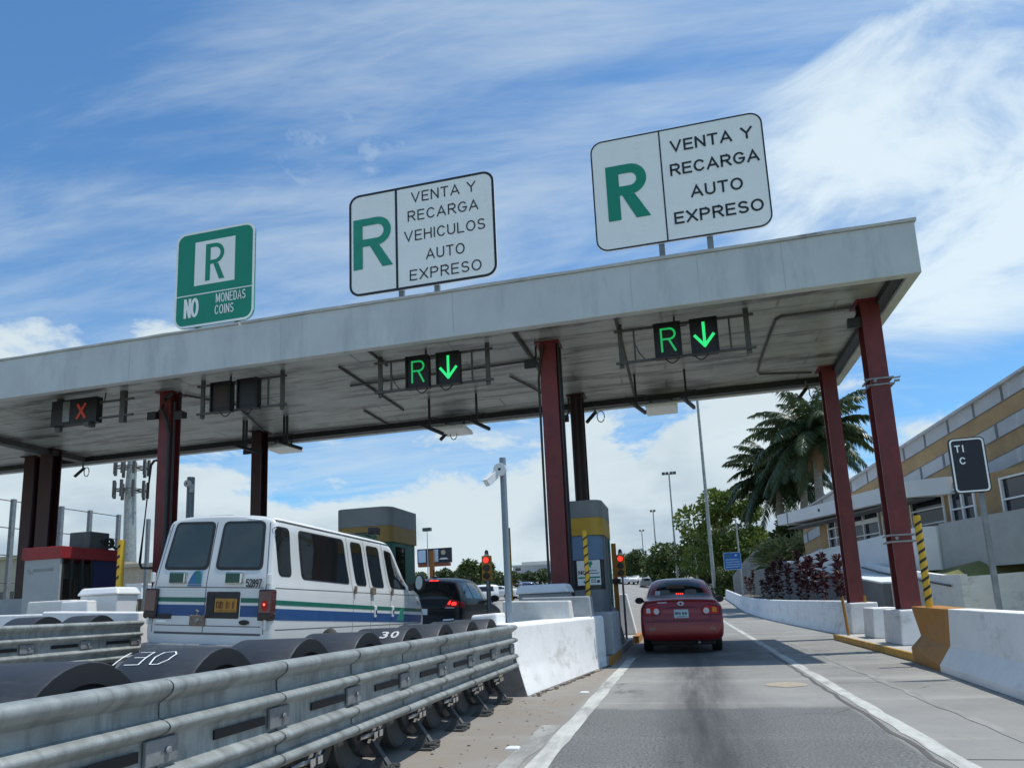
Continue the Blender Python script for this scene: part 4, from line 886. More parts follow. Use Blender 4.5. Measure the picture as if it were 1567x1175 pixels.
# ---- grey booth on the first island
def rounded(x0, x1, y0, y1, r, n=8, both=True):
    P = [(x1, y1), (x0, y1)]
    P += [(x0 + r - r * math.cos(t), y0 + r - r * math.sin(t)) for t in [math.pi / 2 * k / n for k in range(n + 1)]]
    P += [(x1 - r + r * math.sin(t), y0 + r - r * math.cos(t)) for t in [math.pi / 2 * k / n for k in range(n + 1)]]
    return P
def booth(label, x0, x1, y0, y1, zb, zs, kind):
    t = thing('toll_booth', label, 'toll booth', ((x0 + x1) / 2, (y0 + y1) / 2, zb))
    z0, z1, z2, z3, z4 = zs   # top, band bottoms...
    r = .30
    mb = MB(); mb.prism(rounded(x0, x1, y0, y1, r), XY, z1, z0); mb.build('roof_band', 'booth_grey', t, smooth=35, world=True, bevel=.01)
    mb = MB(); mb.prism(rounded(x0 + .003, x1 - .003, y0 + .003, y1 - .003, r), XY, z2, z1 - .002); mb.build('yellow_band', 'booth_yellow' if kind == 1 else 'booth_yellow_shaded', t, smooth=35, world=True)
    i = .05
    if kind == 1:
        mb = MB(); mb.prism(rounded(x0 + i, x1 - i, y0 + i, y1 - i, r), XY, z3, z2 - .003); mb.build('blue_panel', 'booth_blue', t, smooth=35, world=True)
        mb = MB(); mb.prism(rounded(x0 + i + .02, x1 - i - .02, y0 + i + .02, y1 - i - .02, r), XY, z4, z3 - .003); mb.build('window', 'booth_dark', t, smooth=35, world=True)
        mb = MB(); mb.prism(rounded(x0 + i, x1 - i, y0 + i, y1 - i, r), XY, zb, z4 - .003); mb.build('base_panel', 'booth_grey', t, smooth=35, world=True)
        mb = MB(); mb.box(x1 - i - .01, x1 - .01, y0 + r + .12, y0 + r + .20, zb, z2 - .01); mb.box(x1 - i - .01, x1 + .01, y0 + r + .55, y0 + r + .62, zb, z2 - .01); mb.build('door_frame', 'booth_grey', t, world=True)
        mb = MB(); mb.box(x1 - i, x1 - i + .012, y0 + r + .20, y0 + r + .55, zb + .75, z2 - .06); mb.build('door_pane', 'glass', t, world=True)
        mb = MB(); mb.box(x1 - i - .01, x1 + .012, y1 - .62, y1 - .3, zb + .9, z2 - .01); mb.build('green_panel', 'booth_green', t, world=True)
        mb = MB(); mb.hexa([(x1 - .3, y0 + .9, zb), (x1 + .20, y0 + .9, zb), (x1 + .20, y1 + .3, zb), (x1 - .3, y1 + .3, zb), (x1 - .3, y0 + .9, zb + .95), (x1 + .01, y0 + .9, zb + .95), (x1 + .01, y1 + .3, zb + .85), (x1 - .3, y1 + .3, zb + .85)]); mb.build('plinth', 'grey_conc', t, world=True)
    else:
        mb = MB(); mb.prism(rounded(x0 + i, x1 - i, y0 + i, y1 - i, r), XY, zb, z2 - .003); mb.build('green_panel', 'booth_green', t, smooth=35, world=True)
        mb = MB(); mb.box(x1 - i - .01, x1 - i + .012, y0 + .45, y0 + 1.1, zb + 1.0, z2 - .12); mb.build('window', 'glass', t, world=True)
        mb = MB(); mb.box(x0 + .45, x1 - .45, y0 + i - .012, y0 + i + .01, zb + 1.0, z2 - .05); mb.build('window', 'glass', t, world=True)
    return t
bt = booth('grey booth with yellow band and NO notice behind the middle red column', -2.98, -1.76, 16.5, 18.3, .16, (3.62, 3.20, 2.78, 2.20, 1.50), 1)
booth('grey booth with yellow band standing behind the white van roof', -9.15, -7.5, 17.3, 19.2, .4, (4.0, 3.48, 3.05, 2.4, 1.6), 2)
# notice in the booth window
nt_ = thing('notice', 'white notice reading NO with green emblem in the grey booth window', 'notice', (-2.14, 16.52, 1.9)); x0, x1, z0, z1 = -2.42, -1.87, 1.60, 2.18; y = 16.50
mb = MB(); mb.box(x0, x1, y, y + .015, z0, z1); mb.build('board', 'sign_white', nt_, world=True)
mb = MB(); stroke_text(mb, 'NO', x0 + .03, x0 + .22, z0 + .25, z0 + .345, lambda u, v: Vector((u, y - .004, v)), .022); mb.build('lettering', 'brown', nt_, world=True, fix=False)
mb = MB(); mb.box(x0 + .02, x1 - .01, y - .003, y, z0 + .16, z0 + .195); mb.box(x0 + .14, x0 + .20, y - .003, y, z0 + .05, z0 + .10); mb.build('green_rule', 'sign_green', nt_, world=True)
mb = MB(); mb.prism([(x0 + .30, z0 + .42), (x0 + .28, z0 + .50), (x0 + .32, z0 + .56), (x0 + .385, z0 + .55), (x0 + .35, z0 + .52), (x0 + .385, z0 + .49), (x0 + .345, z0 + .47), (x0 + .33, z0 + .40)], XZ, y - .004, y); mb.build('emblem', 'sign_green2', nt_, world=True)
mb = MB()
for zz, a, b in ((.335, .26, .47), (.275, .26, .53), (.07, .32, .42), (.12, .32, .42)):
    u = a
    while u < b: mb.box(x0 + u, x0 + u + .022, y - .003, y, z0 + zz - .011, z0 + zz + .011); u += .03
mb.box(x0 + .46, x0 + .52, y - .003, y, z0 + .05, z0 + .11); mb.build('small_print', 'sign_black', nt_, world=True)
# lane traffic lights
def tlight(label, x, y, zp, z0, z1, post):
    t = thing('traffic_light', label, 'traffic light', (x, y, zp), 0, 'lane traffic lights'); h = z1 - z0; wd = h * .19
    mb = MB(); mb.box(x - wd, x + wd, y, y + .14, z0, z1); hs = mb.build('housing', 'sig_yellow', t, bevel=.012, world=True)
    for k, m_ in enumerate(('lamp_red', 'lens_dark', 'lens_dark')):
        zc = z1 - h * (.18 + .32 * k); rr = h * .125
        mb = MB(); mb.prism(circ(x, zc, rr, 18), XZ, y - .02, y); mb.build('lens', m_, t, world=True)
        mb = MB(); P = circ(x, zc, rr * 1.12, 18); Q = circ(x, zc, rr * 1.0, 18); ring_prism(mb, P, Q, XZ, y - .035, y); mb.build('visor', 'black', t, world=True)
    mb = MB(); mb.tube([(x, y + .07, z1), (x, y + .07, z1 + .05)], .05, 10); mb.rings([[(x + r * math.cos(q), y + .07 + r * math.sin(q), z) for q in [2 * math.pi * k / 12 for k in range(12)]] for z, r in ((z1 + .05, .055), (z1 + .10, .055), (z1 + .15, .035), (z1 + .16, .01))], 0); mb.build('beacon', 'lens_red_dark', t, smooth=40, world=True)
    mb = MB(); mb.tube([(x, y + .07, z1), (x, y + .07, z1 + .04)], .065, 10); mb.build('beacon_base', 'white_paint', t, smooth=40, world=True)
    mb = MB(); mb.tube([(x + .02, y + .07, zp), (x + .02, y + .07, z0)], post, 10); mb.build('post', 'grey_steel', t, smooth=40, world=True)
tlight('red traffic light beside the grey booth and brown post', -1.60, 19.0, .2, 1.84, 2.43, .03)
tlight('red traffic light behind the black SUV', -5.07, 18.0, .3, 1.9, 2.55, .06)
t = thing('sensor_post', 'brown steel post with dark sensor box at the rear of the grey booth', 'post', (-1.79, 18.95, .16))
mb = MB(); mb.box(-1.82, -1.70, 18.95, 19.05, .16, 2.74); mb.build('post', 'ochre', t, world=True)
mb = MB(); mb.box(-1.90, -1.62, 18.84, 18.94, 1.66, 1.79); mb.box(-1.82, -1.75, 18.83, 18.84, 1.68, 1.77, 1); mb.build('sensor_box', ['black', 'brown'], t, bevel=.01, world=True)
# camera poles
def cpole(label, x, y, z0, z1, r, s):
    t = thing('camera_pole', label, 'camera pole', (x, y, z0), 0, 'poles with white cameras')
    mb = MB(); mb.tube([(x, y, z0), (x, y, z1)], r, 16); mb.build('pole', 'pole_blue', t, smooth=40, world=True)
    zc = z1 - .26
    mb = MB(); mb.prism(circ(x + .02 * s, zc + .06, .10, 18), XZ, y - r - .09, y - r - .02); mb.prism(circ(x + .02 * s, zc + .06, .022, 10), XZ, y - r - .10, y - r - .09, 1); mb.prism(circ(x + .02 * s, zc + .06, .04, 12), XZ, y - r - .094, y - r - .09, 0); mb.build('round_camera', ['white_paint', 'black'], t, smooth=40, bevel=.008, world=True)
    mb = MB(); mb.bar((x + .10 * s, y - .10, zc - .02), (x + .21 * s, y - .24, zc - .16), .10, .11); mb.bar((x + .10 * s, y - .08, zc + .05), (x + .24 * s, y - .26, zc - .12), .13, .015); mb.bar((x, y - .05, zc + .02), (x + .12 * s, y - .1, zc - .02), .05, .05); mb.build('box_camera', 'white_paint', t, bevel=.008, world=True)
mat('pole_blue', (.20, .255, .30), .5, .2, ns=3, na=.1)
cpole('blue-grey pole with white cameras beside the white wall', -2.575, 10.3, 0, 3.47, .05, -1)
cpole('grey pole with white cameras behind the white van roof', -12.87, 16.2, .5, 5.05, .10, 1)
# ---- left island furniture
block('barrier_wall', 'white concrete wall behind the far row of black barrels', 'barrier wall', [(-10.2, 9.35, .25), (-8.28, 9.35, .25), (-8.28, 9.8, .25), (-10.2, 9.8, .25), (-10.2, 9.4, 1.44), (-8.33, 9.4, 1.36), (-8.33, 9.8, 1.36), (-10.2, 9.8, 1.44)], 'white_conc')
block('barrier_wall', 'white concrete wall at the far left frame edge', 'barrier wall', [(-15.5, 10.8, .4), (-10.9, 10.8, .4), (-10.9, 11.3, .4), (-15.5, 11.3, .4), (-15.5, 10.85, 1.50), (-10.95, 10.85, 1.42), (-10.95, 11.3, 1.42), (-15.5, 11.3, 1.50)], 'white_conc')
block('barrier_wall', 'pale grey low wall behind the leftmost red columns', 'barrier wall', bxp(-24, -15.7, 15.5, 15.9, .5, 1.98), 'booth_light')
block('barrier_block', 'worn grey white block with slanted end beside the white tank', 'barrier', [(-13.5, 11.95, .6), (-12.25, 11.95, .6), (-12.25, 12.4, .6), (-13.5, 12.4, .6), (-13.35, 11.95, 1.72), (-12.25, 11.95, 1.72), (-12.25, 12.4, 1.72), (-13.35, 12.4, 1.72)], 'white_worn')
block('barrier_block', 'small clean white tapered block before the white tank', 'barrier', [(-12.30, 11.7, .6), (-11.52, 11.7, .6), (-11.52, 11.94, .6), (-12.30, 11.94, .6), (-12.24, 11.7, 1.68), (-11.60, 11.7, 1.68), (-11.60, 11.94, 1.68), (-12.24, 11.94, 1.68)], 'white_conc')
block('barrier_block', 'grey block with slanted side between the red booth and the van', 'barrier', [(-11.6, 13.6, .5), (-10.7, 13.6, .5), (-10.7, 14.2, .5), (-11.6, 14.2, .5), (-11.45, 13.6, 1.62), (-10.9, 13.6, 1.66), (-10.9, 14.2, 1.66), (-11.45, 14.2, 1.62)], 'grey_conc')
block('kerb_block', 'small ochre block at ground level left of the van tail lamp', 'kerb block', bxp(-10.75, -9.9, 13.0, 13.4, .5, 1.2), 'ochre')
t = thing('tank', 'white lidded tank in front of the red booth', 'tank', (-12.05, 12.2, .7))
mb = MB(); mb.hexa([(-12.42, 12.45, .7), (-11.62, 12.45, .7), (-11.62, 12.95, .7), (-12.42, 12.95, .7), (-12.5, 12.4, 1.80), (-11.55, 12.4, 1.80), (-11.55, 13.0, 1.80), (-12.5, 13.0, 1.80)]); mb.build('tank_body', 'white_paint', t, bevel=.03, world=True)
mb = MB(); mb.hexa([(-12.56, 12.35, 1.80), (-11.49, 12.35, 1.80), (-11.49, 13.05, 1.80), (-12.56, 13.05, 1.80), (-12.48, 12.42, 1.96), (-11.57, 12.42, 1.96), (-11.57, 12.98, 1.96), (-12.48, 12.98, 1.96)]); mb.build('lid', 'white_paint', t, bevel=.04, world=True)
# red booth
t = thing('toll_booth', 'small red roofed booth with grey and navy panels on the left island', 'toll booth', (-14.3, 13.8, .7)); x0, x1, y0, y1, zb, zt = -14.75, -13.75, 13.05, 14.75, .7, 3.0
mb = MB(); mb.box(x0 - .04, x1 + .05, y0 - .05, y1 + .05, zt - .28, zt); mb.build('roof', 'booth_red', t, bevel=.015, world=True)
mb = MB(); mb.box(x0, x1, y0, y0 + .05, zb + .12, zt - .281); mb.box(x0, x0 + .05, y0 + .05, y1, zb, zt - .281); mb.box(x0 + .06, x1 - .06, y1 - .04, y1, zb, zt - .281); mb.build('grey_panel', 'booth_light', t, world=True)
mb = MB()
for k in range(3): mb.box(x0 + .1, x0 + .16 + .05 * k, y0 - .004, y0, zt - .52 - .04 * k, zt - .50 - .04 * k)
mb.box(x0 + .25, x0 + .82, y0 - .004, y0, zt - .56, zt - .49); mb.build('faded_mark', 'grey_steel', t, world=True)
mb = MB(); mb.box(x0, x1, y0 - .003, y0 + .05, zb, zb + .118); mb.build('navy_skirt', 'booth_navy', t, world=True); mb = MB(); mb.box(x1 - .05, x1, y0 + .95, y1 - .062, zb + .5, zt - .282); mb.build('navy_panel', 'booth_navy', t, world=True)
mb = MB(); mb.box(x1 - .05, x1, y0 + .05, y1, zb, zb + .498); mb.box(x1 - .05, x1, y1 - .06, y1 + .0, zb + .5, zt - .28); mb.build('red_panel', 'booth_red', t, world=True)
mb = MB()
for yy in (.05, .30, .60, .88): mb.box(x1 - .05, x1 - .005, y0 + yy, y0 + yy + .06, zb + .5, zt - .282)
mb.build('window_frame', 'booth_dark', t, world=True)
mb = MB(); mb.box(x0 + .2, x1 - .2, y0 + .25, y0 + .3, zb + .3, zt - .5); mb.box(x0 + .25, x1 - .35, y0 + .75, y0 + .8, zb + .2, zt - .7); mb.box(x1 - .35, x1 - .15, y0 + .12, y0 + .22, zb + .5, zb + .95, 0); mb.build('interior', 'booth_inner', t, world=True)
t = thing('air_conditioner', 'dark grey air conditioner box with round fan on the red booth roof', 'air conditioner', (-14.0, 14.2, 3.0))
mb = MB(); mb.box(-14.42, -13.82, 13.9, 14.5, 3.0, 3.42); mb.build('case', 'dull_pipe', t, bevel=.02, world=True)
mb = MB(); ring_prism(mb, circ(-13.60, 3.14, .13, 20), circ(-13.60, 3.14, .085, 20), XZ, 14.2, 14.3); mb.bar((-13.52, 14.25, 3.08), (-13.36, 14.25, 2.98), .05, .05); mb.bar((-13.72, 14.25, 3.18), (-13.85, 14.25, 3.22), .05, .05); mb.prism(circ(-13.60, 3.14, .03, 10), XZ, 14.18, 14.3); mb.build('fan', 'rubber', t, world=True)
# ------------------------------------------------------------------ vehicles
def prof(w, zb, zbelt, zt, xt, crown=.03):
    zt = max(zt, zbelt + .05); f = cl((zt - zbelt) / .6, .12, 1); wb = w * .955
    L1 = lambda a, b, k: a + (b - a) * k
    return [(0, zb), (.8 * w, zb), (.965 * w, zb + .05), (w, zb + .2), (w * 1.008, L1(zb, zbelt, .55)), (w * .99, zbelt - .09), (wb, zbelt),
            (L1(wb, xt, .5), L1(zbelt, zt, .5)), (xt + .035, zt - .10 * f), (xt - .03, zt - .025 * f), (xt * .62, zt + crown * .7), (0, zt + crown)]
def car_body(name, st, mt, parent, tilt=None, arches=(), lvl=2):
    rings = []
    for y, args in st:
        h = prof(*args); r = [(x, y + (tilt(y, z) if tilt else 0), z) for x, z in h]
        l = [(-x, yy, z) for x, yy, z in r[1:-1]][::-1]; rings.append(r + l)
    n = len(rings[0]); hn = 12
    mb = MB(); mb.rings(rings, cap=False)
    for ri, flip in ((0, 0), (len(rings) - 1, 1)):
        o = ri * n; Rr = list(range(hn)); Ll = [0] + [n - i for i in range(1, hn - 1)] + [hn - 1]
        for i in range(hn - 1):
            a, b, c, d = o + Rr[i], o + Rr[i + 1], o + Ll[i + 1], o + Ll[i]
            f = [a, b, c, d]; f2 = []
            for q in f:
                if q not in f2: f2.append(q)
            mb.f.append(f2); mb.m.append(0)
    ob = mb.build(name, mt, None)
    s = ob.modifiers.new('s', 'SUBSURF'); s.levels = s.render_levels = lvl
    cut = []
    for (y, z, r, side) in arches:
        cb = MB(); cb.tube([(side * .55, y, z), (side * 1.6, y, z)], r, 28); c = cb.build('cut', 'black', None); cut.append(c)
        b = ob.modifiers.new('b', 'BOOLEAN'); b.operation = 'DIFFERENCE'; b.object = c; b.solver = 'EXACT'
    dg = bpy.context.evaluated_depsgraph_get(); dg.update()
    me = bpy.data.meshes.new_from_object(ob.evaluated_get(dg), depsgraph=dg)
    for c in cut: bpy.data.objects.remove(c)
    bpy.data.objects.remove(ob)
    while len(me.materials) > 1: me.materials.pop()
    me.polygons.foreach_set('material_index', [0] * len(me.polygons))
    me.polygons.foreach_set('use_smooth', [True] * len(me.polygons)); me.set_sharp_from_angle(angle=rad(42)); me.name = name
    o2 = bpy.data.objects.new(name, me); COL.objects.link(o2); o2.parent = parent
    bm = bmesh.new(); bm.from_mesh(me); bvh = BVHTree.FromBMesh(bm); bm.free()
    return o2, bvh
AX = {'B': (lambda u, v: Vector((u, -9, v)), Vector((0, 1, 0))), 'F': (lambda u, v: Vector((u, 12, v)), Vector((0, -1, 0))),
      'R': (lambda u, v: Vector((4, u, v)), Vector((-1, 0, 0))), 'L': (lambda u, v: Vector((-4, u, v)), Vector((1, 0, 0))), 'T': (lambda u, v: Vector((u, v, 6)), Vector((0, 0, -1)))}
def hit(bvh, ax, u, v, off):
    fo, d = AX[ax]; l, nrm, i, dist = bvh.ray_cast(fo(u, v), d)
    if l is None: return None
    if nrm.dot(d) > 0: nrm = -nrm
    return l + (nrm * .6 - d * .4).normalized() * off
def dense(poly, step):
    out = []
    for (a, b), (c, d) in zip(poly, poly[1:] + poly[:1]):
        n = max(1, int(math.hypot(c - a, d - b) / step))
        out += [(a + (c - a) * i / n, b + (d - b) * i / n) for i in range(n)]
    return out
def rpoly(poly, r, n=4):   # round the corners of a convex polygon
    out = []; P = [Vector(p) for p in poly]; k = len(P)
    for i in range(k):
        a, b, c = P[i - 1], P[i], P[(i + 1) % k]; d1 = (a - b); d2 = (c - b); rr = min(r, d1.length * .45, d2.length * .45); p = b + d1.normalized() * rr; q = b + d2.normalized() * rr
        for j in range(n + 1):
            t = j / n; z = (1 - t) ** 2 * p + 2 * t * (1 - t) * b + t * t * q; out.append((z.x, z.y))
    return out
def decal(name, mt, parent, bvh, ax, poly, off=.005, step=.07, r=0, smooth=50):
    if r: poly = rpoly(poly, r)
    P = dense(poly, step); cx = sum(p[0] for p in P) / len(P); cy = sum(p[1] for p in P) / len(P); n = len(P); vs = []
    for s, o in ((1.0, -.006), (1.0, off), (.72, off), (.44, off), (.18, off)):
        for u, v in P: 
            h = hit(bvh, ax, cx + (u - cx) * s, cy + (v - cy) * s, o)
            vs.append(h if h is not None else (vs[-1] if vs else Vector((0, 0, 0))))
    h = hit(bvh, ax, cx, cy, off); vs.append(h if h is not None else vs[-1])
    fs = [(k * n + i, k * n + (i + 1) % n, (k + 1) * n + (i + 1) % n, (k + 1) * n + i) for k in range(4) for i in range(n)] + [(4 * n + i, 4 * n + (i + 1) % n, 5 * n) for i in range(n)]
    mb = MB(); mb.add(vs, fs); return mb.build(name, mt, parent, smooth=smooth)
def band(name, mt, parent, bvh, ax, us, vlo, vhi, off=.004, nu=40, nv=3):
    vs = []
    for i in range(nu + 1):
        u = us[0] + (us[1] - us[0]) * i / nu
        for j in range(-1, nv + 2):
            v = vlo(u) + (vhi(u) - vlo(u)) * cl(j, 0, nv) / nv
            h = hit(bvh, ax, u, v, -.005 if j in (-1, nv + 1) else off); vs.append(h if h is not None else (vs[-1] if vs else Vector((0, 0, 0))))
    m = nv + 3; fs = [(i * m + j, (i + 1) * m + j, (i + 1) * m + j + 1, i * m + j + 1) for i in range(nu) for j in range(m - 1)]
    mb = MB(); mb.add(vs, fs); return mb.build(name, mt, parent, smooth=50)
def seam(name, mt, parent, bvh, ax, pts, wd=.008, off=.002):
    vs = []; P = [Vector(p) for p in pts]; Q = []
    for a, b in zip(P, P[1:]):
        k = max(2, int((b - a).length / .06)); Q += [a + (b - a) * i / k for i in range(k)]
    Q.append(P[-1]); ok = []
    for i, p in enumerate(Q):
        d = (Q[min(i + 1, len(Q) - 1)] - Q[max(0, i - 1)]).normalized(); nn = Vector((-d.y, d.x)) * wd / 2
        a, b = hit(bvh, ax, p.x - nn.x, p.y - nn.y, off), hit(bvh, ax, p.x + nn.x, p.y + nn.y, off)
        if a is not None and b is not None: vs += [a, b]
    mb = MB(); mb.add(vs, [(2 * i, 2 * i + 1, 2 * i + 3, 2 * i + 2) for i in range(len(vs) // 2 - 1)]); return mb.build(name, mt, parent, fix=True)
def wheel(parent, x, y, r, w_, side, hub='grey_steel'):
    mb = MB(); n = 28
    R = [[(x + side * dx, y + rr * math.cos(q), r + rr * math.sin(q)) for q in [2 * math.pi * k / n for k in range(n)]] for dx, rr in ((-w_, r * .6), (-w_, r * .94), (-w_ + .03, r), (-.03, r), (0, r * .94), (-.01, r * .66))]
    mb.rings(R); t = mb.build('wheel', 'rubber', parent, smooth=40)
    mb = MB(); mb.rings([[(x + side * dx, y + rr * math.cos(q), r + rr * math.sin(q)) for q in [2 * math.pi * k / n for k in range(n)]] for dx, rr in ((-.03, r * .65), (-.012, r * .63), (-.03, r * .4), (-.01, r * .15))]); mb.build('rim', hub, t, smooth=40)
# ---- white van ------------------------------------------------------------------------
van = thing('passenger_van', 'white passenger van with green and blue stripes and number 52897 on its rear door', 'van', (-6.50, 8.5, .215))
van.rotation_euler = (rad(-.9), rad(3.2), 0)
xo = -.04
def vst(y, zt, w_=.97, xt=.79, zb=.46, zbelt=1.52): return (y, (w_ + .035, zb, min(zbelt, zt - .06), zt + .10 * cl((zt - 1.3) / .8, 0, 1), xt + .075, .035))
vs_ = [vst(0, 2.30, .90, .72, .62), vst(.035, 2.33, .955, .775, .56), vst(.15, 2.345, .97, .79), vst(.7, 2.35), vst(1.6, 2.35), vst(2.6, 2.35), vst(3.5, 2.35), vst(4.05, 2.33), vst(4.22, 2.28, .97, .77), vst(4.5, 2.06, .97, .76), vst(4.92, 1.70, .97, .76), vst(5.02, 1.60, .97, .80, .46, 1.47), vst(5.2, 1.545, .965, .82, .46, 1.44), vst(5.5, 1.49, .95, .82, .46, 1.38), vst(5.78, 1.40, .93, .80, .46, 1.28), vst(5.88, 1.26, .91, .76, .5, 1.1), vst(5.93, 1.15, .84, .68, .55, .95)]
vb, vbv = car_body('body', vs_, 'van_white', van, tilt=lambda y, z: max(0, (z - 1.5)) * .16 * cl(1 - y / 3.0, 0, 1), arches=((1.66, .42, .43, 1), (4.75, .42, .43, 1), (1.66, .42, .43, -1), (4.75, .42, .43, -1)))
D = lambda name, mt, ax, poly, **k: decal(name, mt, k.pop('par', van), vbv, ax, poly, **k)
for sx in (-1, 1):
    P = [(sx * .055, 1.665), (sx * .80, 1.665), (sx * .73, 2.365), (sx * .065, 2.365)]
    gk = D('rear_window', 'trim', 'B', P, off=.006, r=.09); D('pane', 'glass_green', 'B', [(sx * .095, 1.705), (sx * .755, 1.705), (sx * .692, 2.325), (sx * .105, 2.325)], off=.010, r=.07, par=gk)
for P in ([(.13, 2.29), (.47, 2.29), (.53, 1.59), (.20, 1.59)], [(.70, 2.29), (2.12, 2.29), (2.34, 1.55), (.80, 1.57)], [(2.36, 2.28), (2.78, 2.28), (3.00, 1.54), (2.58, 1.54)], [(2.97, 2.27), (3.50, 2.27), (3.74, 1.53), (3.22, 1.53)], [(3.74, 2.25), (4.12, 2.22), (4.82, 1.57), (4.78, 1.53), (4.04, 1.53)]):
    for ax in ('R', 'L'):
        q = D('side_window', 'trim', ax, P, off=.005, r=.09); c = (sum(p[0] for p in P) / len(P), sum(p[1] for p in P) / len(P))
        D('pane', 'glass', ax, [(c[0] + (u - c[0]) * .94, c[1] + (v - c[1]) * .94) for u, v in P], off=.009, r=.08, par=q)
D('windscreen', 'glass', 'F', [(-.68, 2.2), (.68, 2.2), (.74, 1.72), (-.74, 1.72)], off=.006, r=.08)
gl = lambda u: 1.20 - .020 * u; gh = lambda u: 1.265 - .020 * u
for ax in ('R', 'L'):
    band('green_stripe', 'van_green', van, vbv, ax, (.10, 5.72), gl, gh); band('blue_stripe', 'van_blue', van, vbv, ax, (.10, 5.66), lambda u: .995 - .022 * u, lambda u: 1.150 - .022 * u)
for a, b in ((-.83, -.03), (.52, .81)):
    band('green_stripe', 'van_green', van, vbv, 'B', (a, b), lambda u: 1.222, lambda u: 1.285, nu=8); band('blue_stripe', 'van_blue', van, vbv, 'B', (a, b), lambda u: 1.03, lambda u: 1.182, nu=8)
# side panel triangle over the stripes near the front door
D('door_emblem', 'logo_green', 'R', [(4.28, .93), (4.62, .92), (4.60, 1.13), (4.48, 1.16)], off=.008)
def lensbox(par, name, mt, x0, x1, z0, z1, y0, y1, bev=.01):
    mb = MB(); mb.box(x0, x1, y0, y1, z0, z1); return mb.build(name, mt, par, bevel=bev)
for sx in (-1, 1):
    xa, xb = sorted((sx * .81, sx * 1.0)); xc, xd = sorted((sx * .825, sx * 1.01))
    tl = lensbox(van, 'tail_lamp', 'trim', xa, xb, .985, 1.405, -.03, .10, .012)
    lensbox(tl, 'red_lens', 'lens_red_dark', xc, xd, 1.085, 1.385, -.036, .095); lensbox(tl, 'clear_lens', 'lens_dark', xc, xd, 1.0, 1.078, -.036, .095)
    if sx > 0:
        mb = MB(); mb.prism(circ(.91, 1.20, .016, 12), XZ, -.04, -.036); mb.build('bulb_glow', 'lamp_red_hot', tl)
        mb = MB(); mb.prism(circ(.92, 1.185, .055, 14, .075), XZ, -.038, -.036); mb.build('glow_patch', 'lens_red', tl)
    sb = lensbox(van, 'green_lamp', 'chrome', sx * .02 + (.25 if sx > 0 else -.62), sx * .02 + (.52 if sx > 0 else -.35), 1.475, 1.635, -.045, .02, .02)
    lensbox(sb, 'green_lens', 'sign_dark_green', (.285 if sx > 0 else -.62), (.505 if sx > 0 else -.39), 1.49, 1.62, -.055, -.04, .008)
mb = MB(); mb.prism([(-.34, 1.47), (-.13, 1.47), (-.135, 1.60), (-.15, 1.645), (-.19, 1.655), (-.245, 1.64), (-.29, 1.58)], XZ, -.012, .012); lg = mb.build('rear_emblem', 'logo_blue', van)
mb = MB(); mb.prism([(-.19, 1.475), (-.132, 1.475), (-.137, 1.60), (-.152, 1.643), (-.19, 1.652), (-.215, 1.648)], XZ, -.016, -.012); mb.build('emblem_shade', 'logo_green', lg); 
mb = MB(); mb.box(-.345, -.125, -.012, .008, 1.44, 1.458); mb.build('emblem_text', 'logo_blue', lg)
mb = MB(); stroke_text(mb, '52897', .585, .835, 1.435, 1.545, lambda u, v: Vector((u, -.014, v)), .017, gap=.22); mb.build('number', 'sign_black', van, fix=False)
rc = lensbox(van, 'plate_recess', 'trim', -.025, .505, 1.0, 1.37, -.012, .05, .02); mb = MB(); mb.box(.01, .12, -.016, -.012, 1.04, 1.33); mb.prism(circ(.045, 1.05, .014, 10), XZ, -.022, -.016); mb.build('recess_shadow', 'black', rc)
mb = MB(); mb.box(.135, .475, -.024, -.016, 1.09, 1.275); pl = mb.build('licence_plate', 'plate_orange', rc)
mb = MB(); stroke_text(mb, '02', .155, .25, 1.14, 1.235, lambda u, v: Vector((u, -.026, v)), .014, gap=.25); stroke_text(mb, '44UE', .26, .455, 1.14, 1.235, lambda u, v: Vector((u, -.026, v)), .014, gap=.25) if False else None
for k in range(6): mb.box(.16 + k * .05, .19 + k * .05, -.026, -.024, 1.14, 1.235) if k % 2 else mb.box(.155 + k * .05, .168 + k * .05, -.026, -.024, 1.145, 1.23)
for k in range(9): mb.box(.165 + k * .034, .185 + k * .034, -.026, -.024, 1.105, 1.118)
mb.build('plate_marks', 'plate_ink2', pl)
mb = MB(); mb.box(-.80, -.57, -.010, .02, .985, 1.055); mb.build('name_badge', 'trim', van); mb = MB(); mb.box(-.80, -.64, -.008, .02, .935, .968); mb.build('small_sticker', 'sign_white', van)
lk = lensbox(van, 'lock_plate', 'rust', -.25, -.01, .90, 1.045, -.03, .02, .01); mb = MB(); mb.prism(circ(-.12, .97, .028, 14), XZ, -.05, -.03); mb.tube([(-.13, -.035, 1.05), (-.12, -.06, 1.11), (-.08, -.06, 1.09)], .010, 6); mb.build('padlock', 'galv_dull', lk)
mb = MB(); mb.prism(circ(.60, .955, .075, 24, .034), XZ, -.018, .01); mb.build('oval_badge', 'black_gloss', van)
for a in ([(-.045, .80), (-.045, 2.36)], [(-.885, .80), (-.885, 1.5), (-.79, 2.40)], [(.885, .80), (.885, 1.5), (.79, 2.40)], [(-.84, .795), (.85, .795)], [(-.86, 1.425), (.85, 1.425)], [(-.84, .90), (.85, .90)]): seam('door_seam', 'seam_grey', van, vbv, 'B', a, .012 if a[0][1] != .795 else .03)
for a in ([(.10, 1.425), (5.6, 1.425)], [(2.42, .5), (2.42, 1.5), (2.22, 2.36)], [(3.12, .5), (3.12, 1.5), (2.86, 2.36)], [(3.96, .5), (3.96, 1.5), (3.64, 2.34)], [(4.90, .5), (4.90, 1.5)], [(.12, .86), (5.6, .86)]): seam('panel_seam', 'seam_grey', van, vbv, 'R', a, .012)
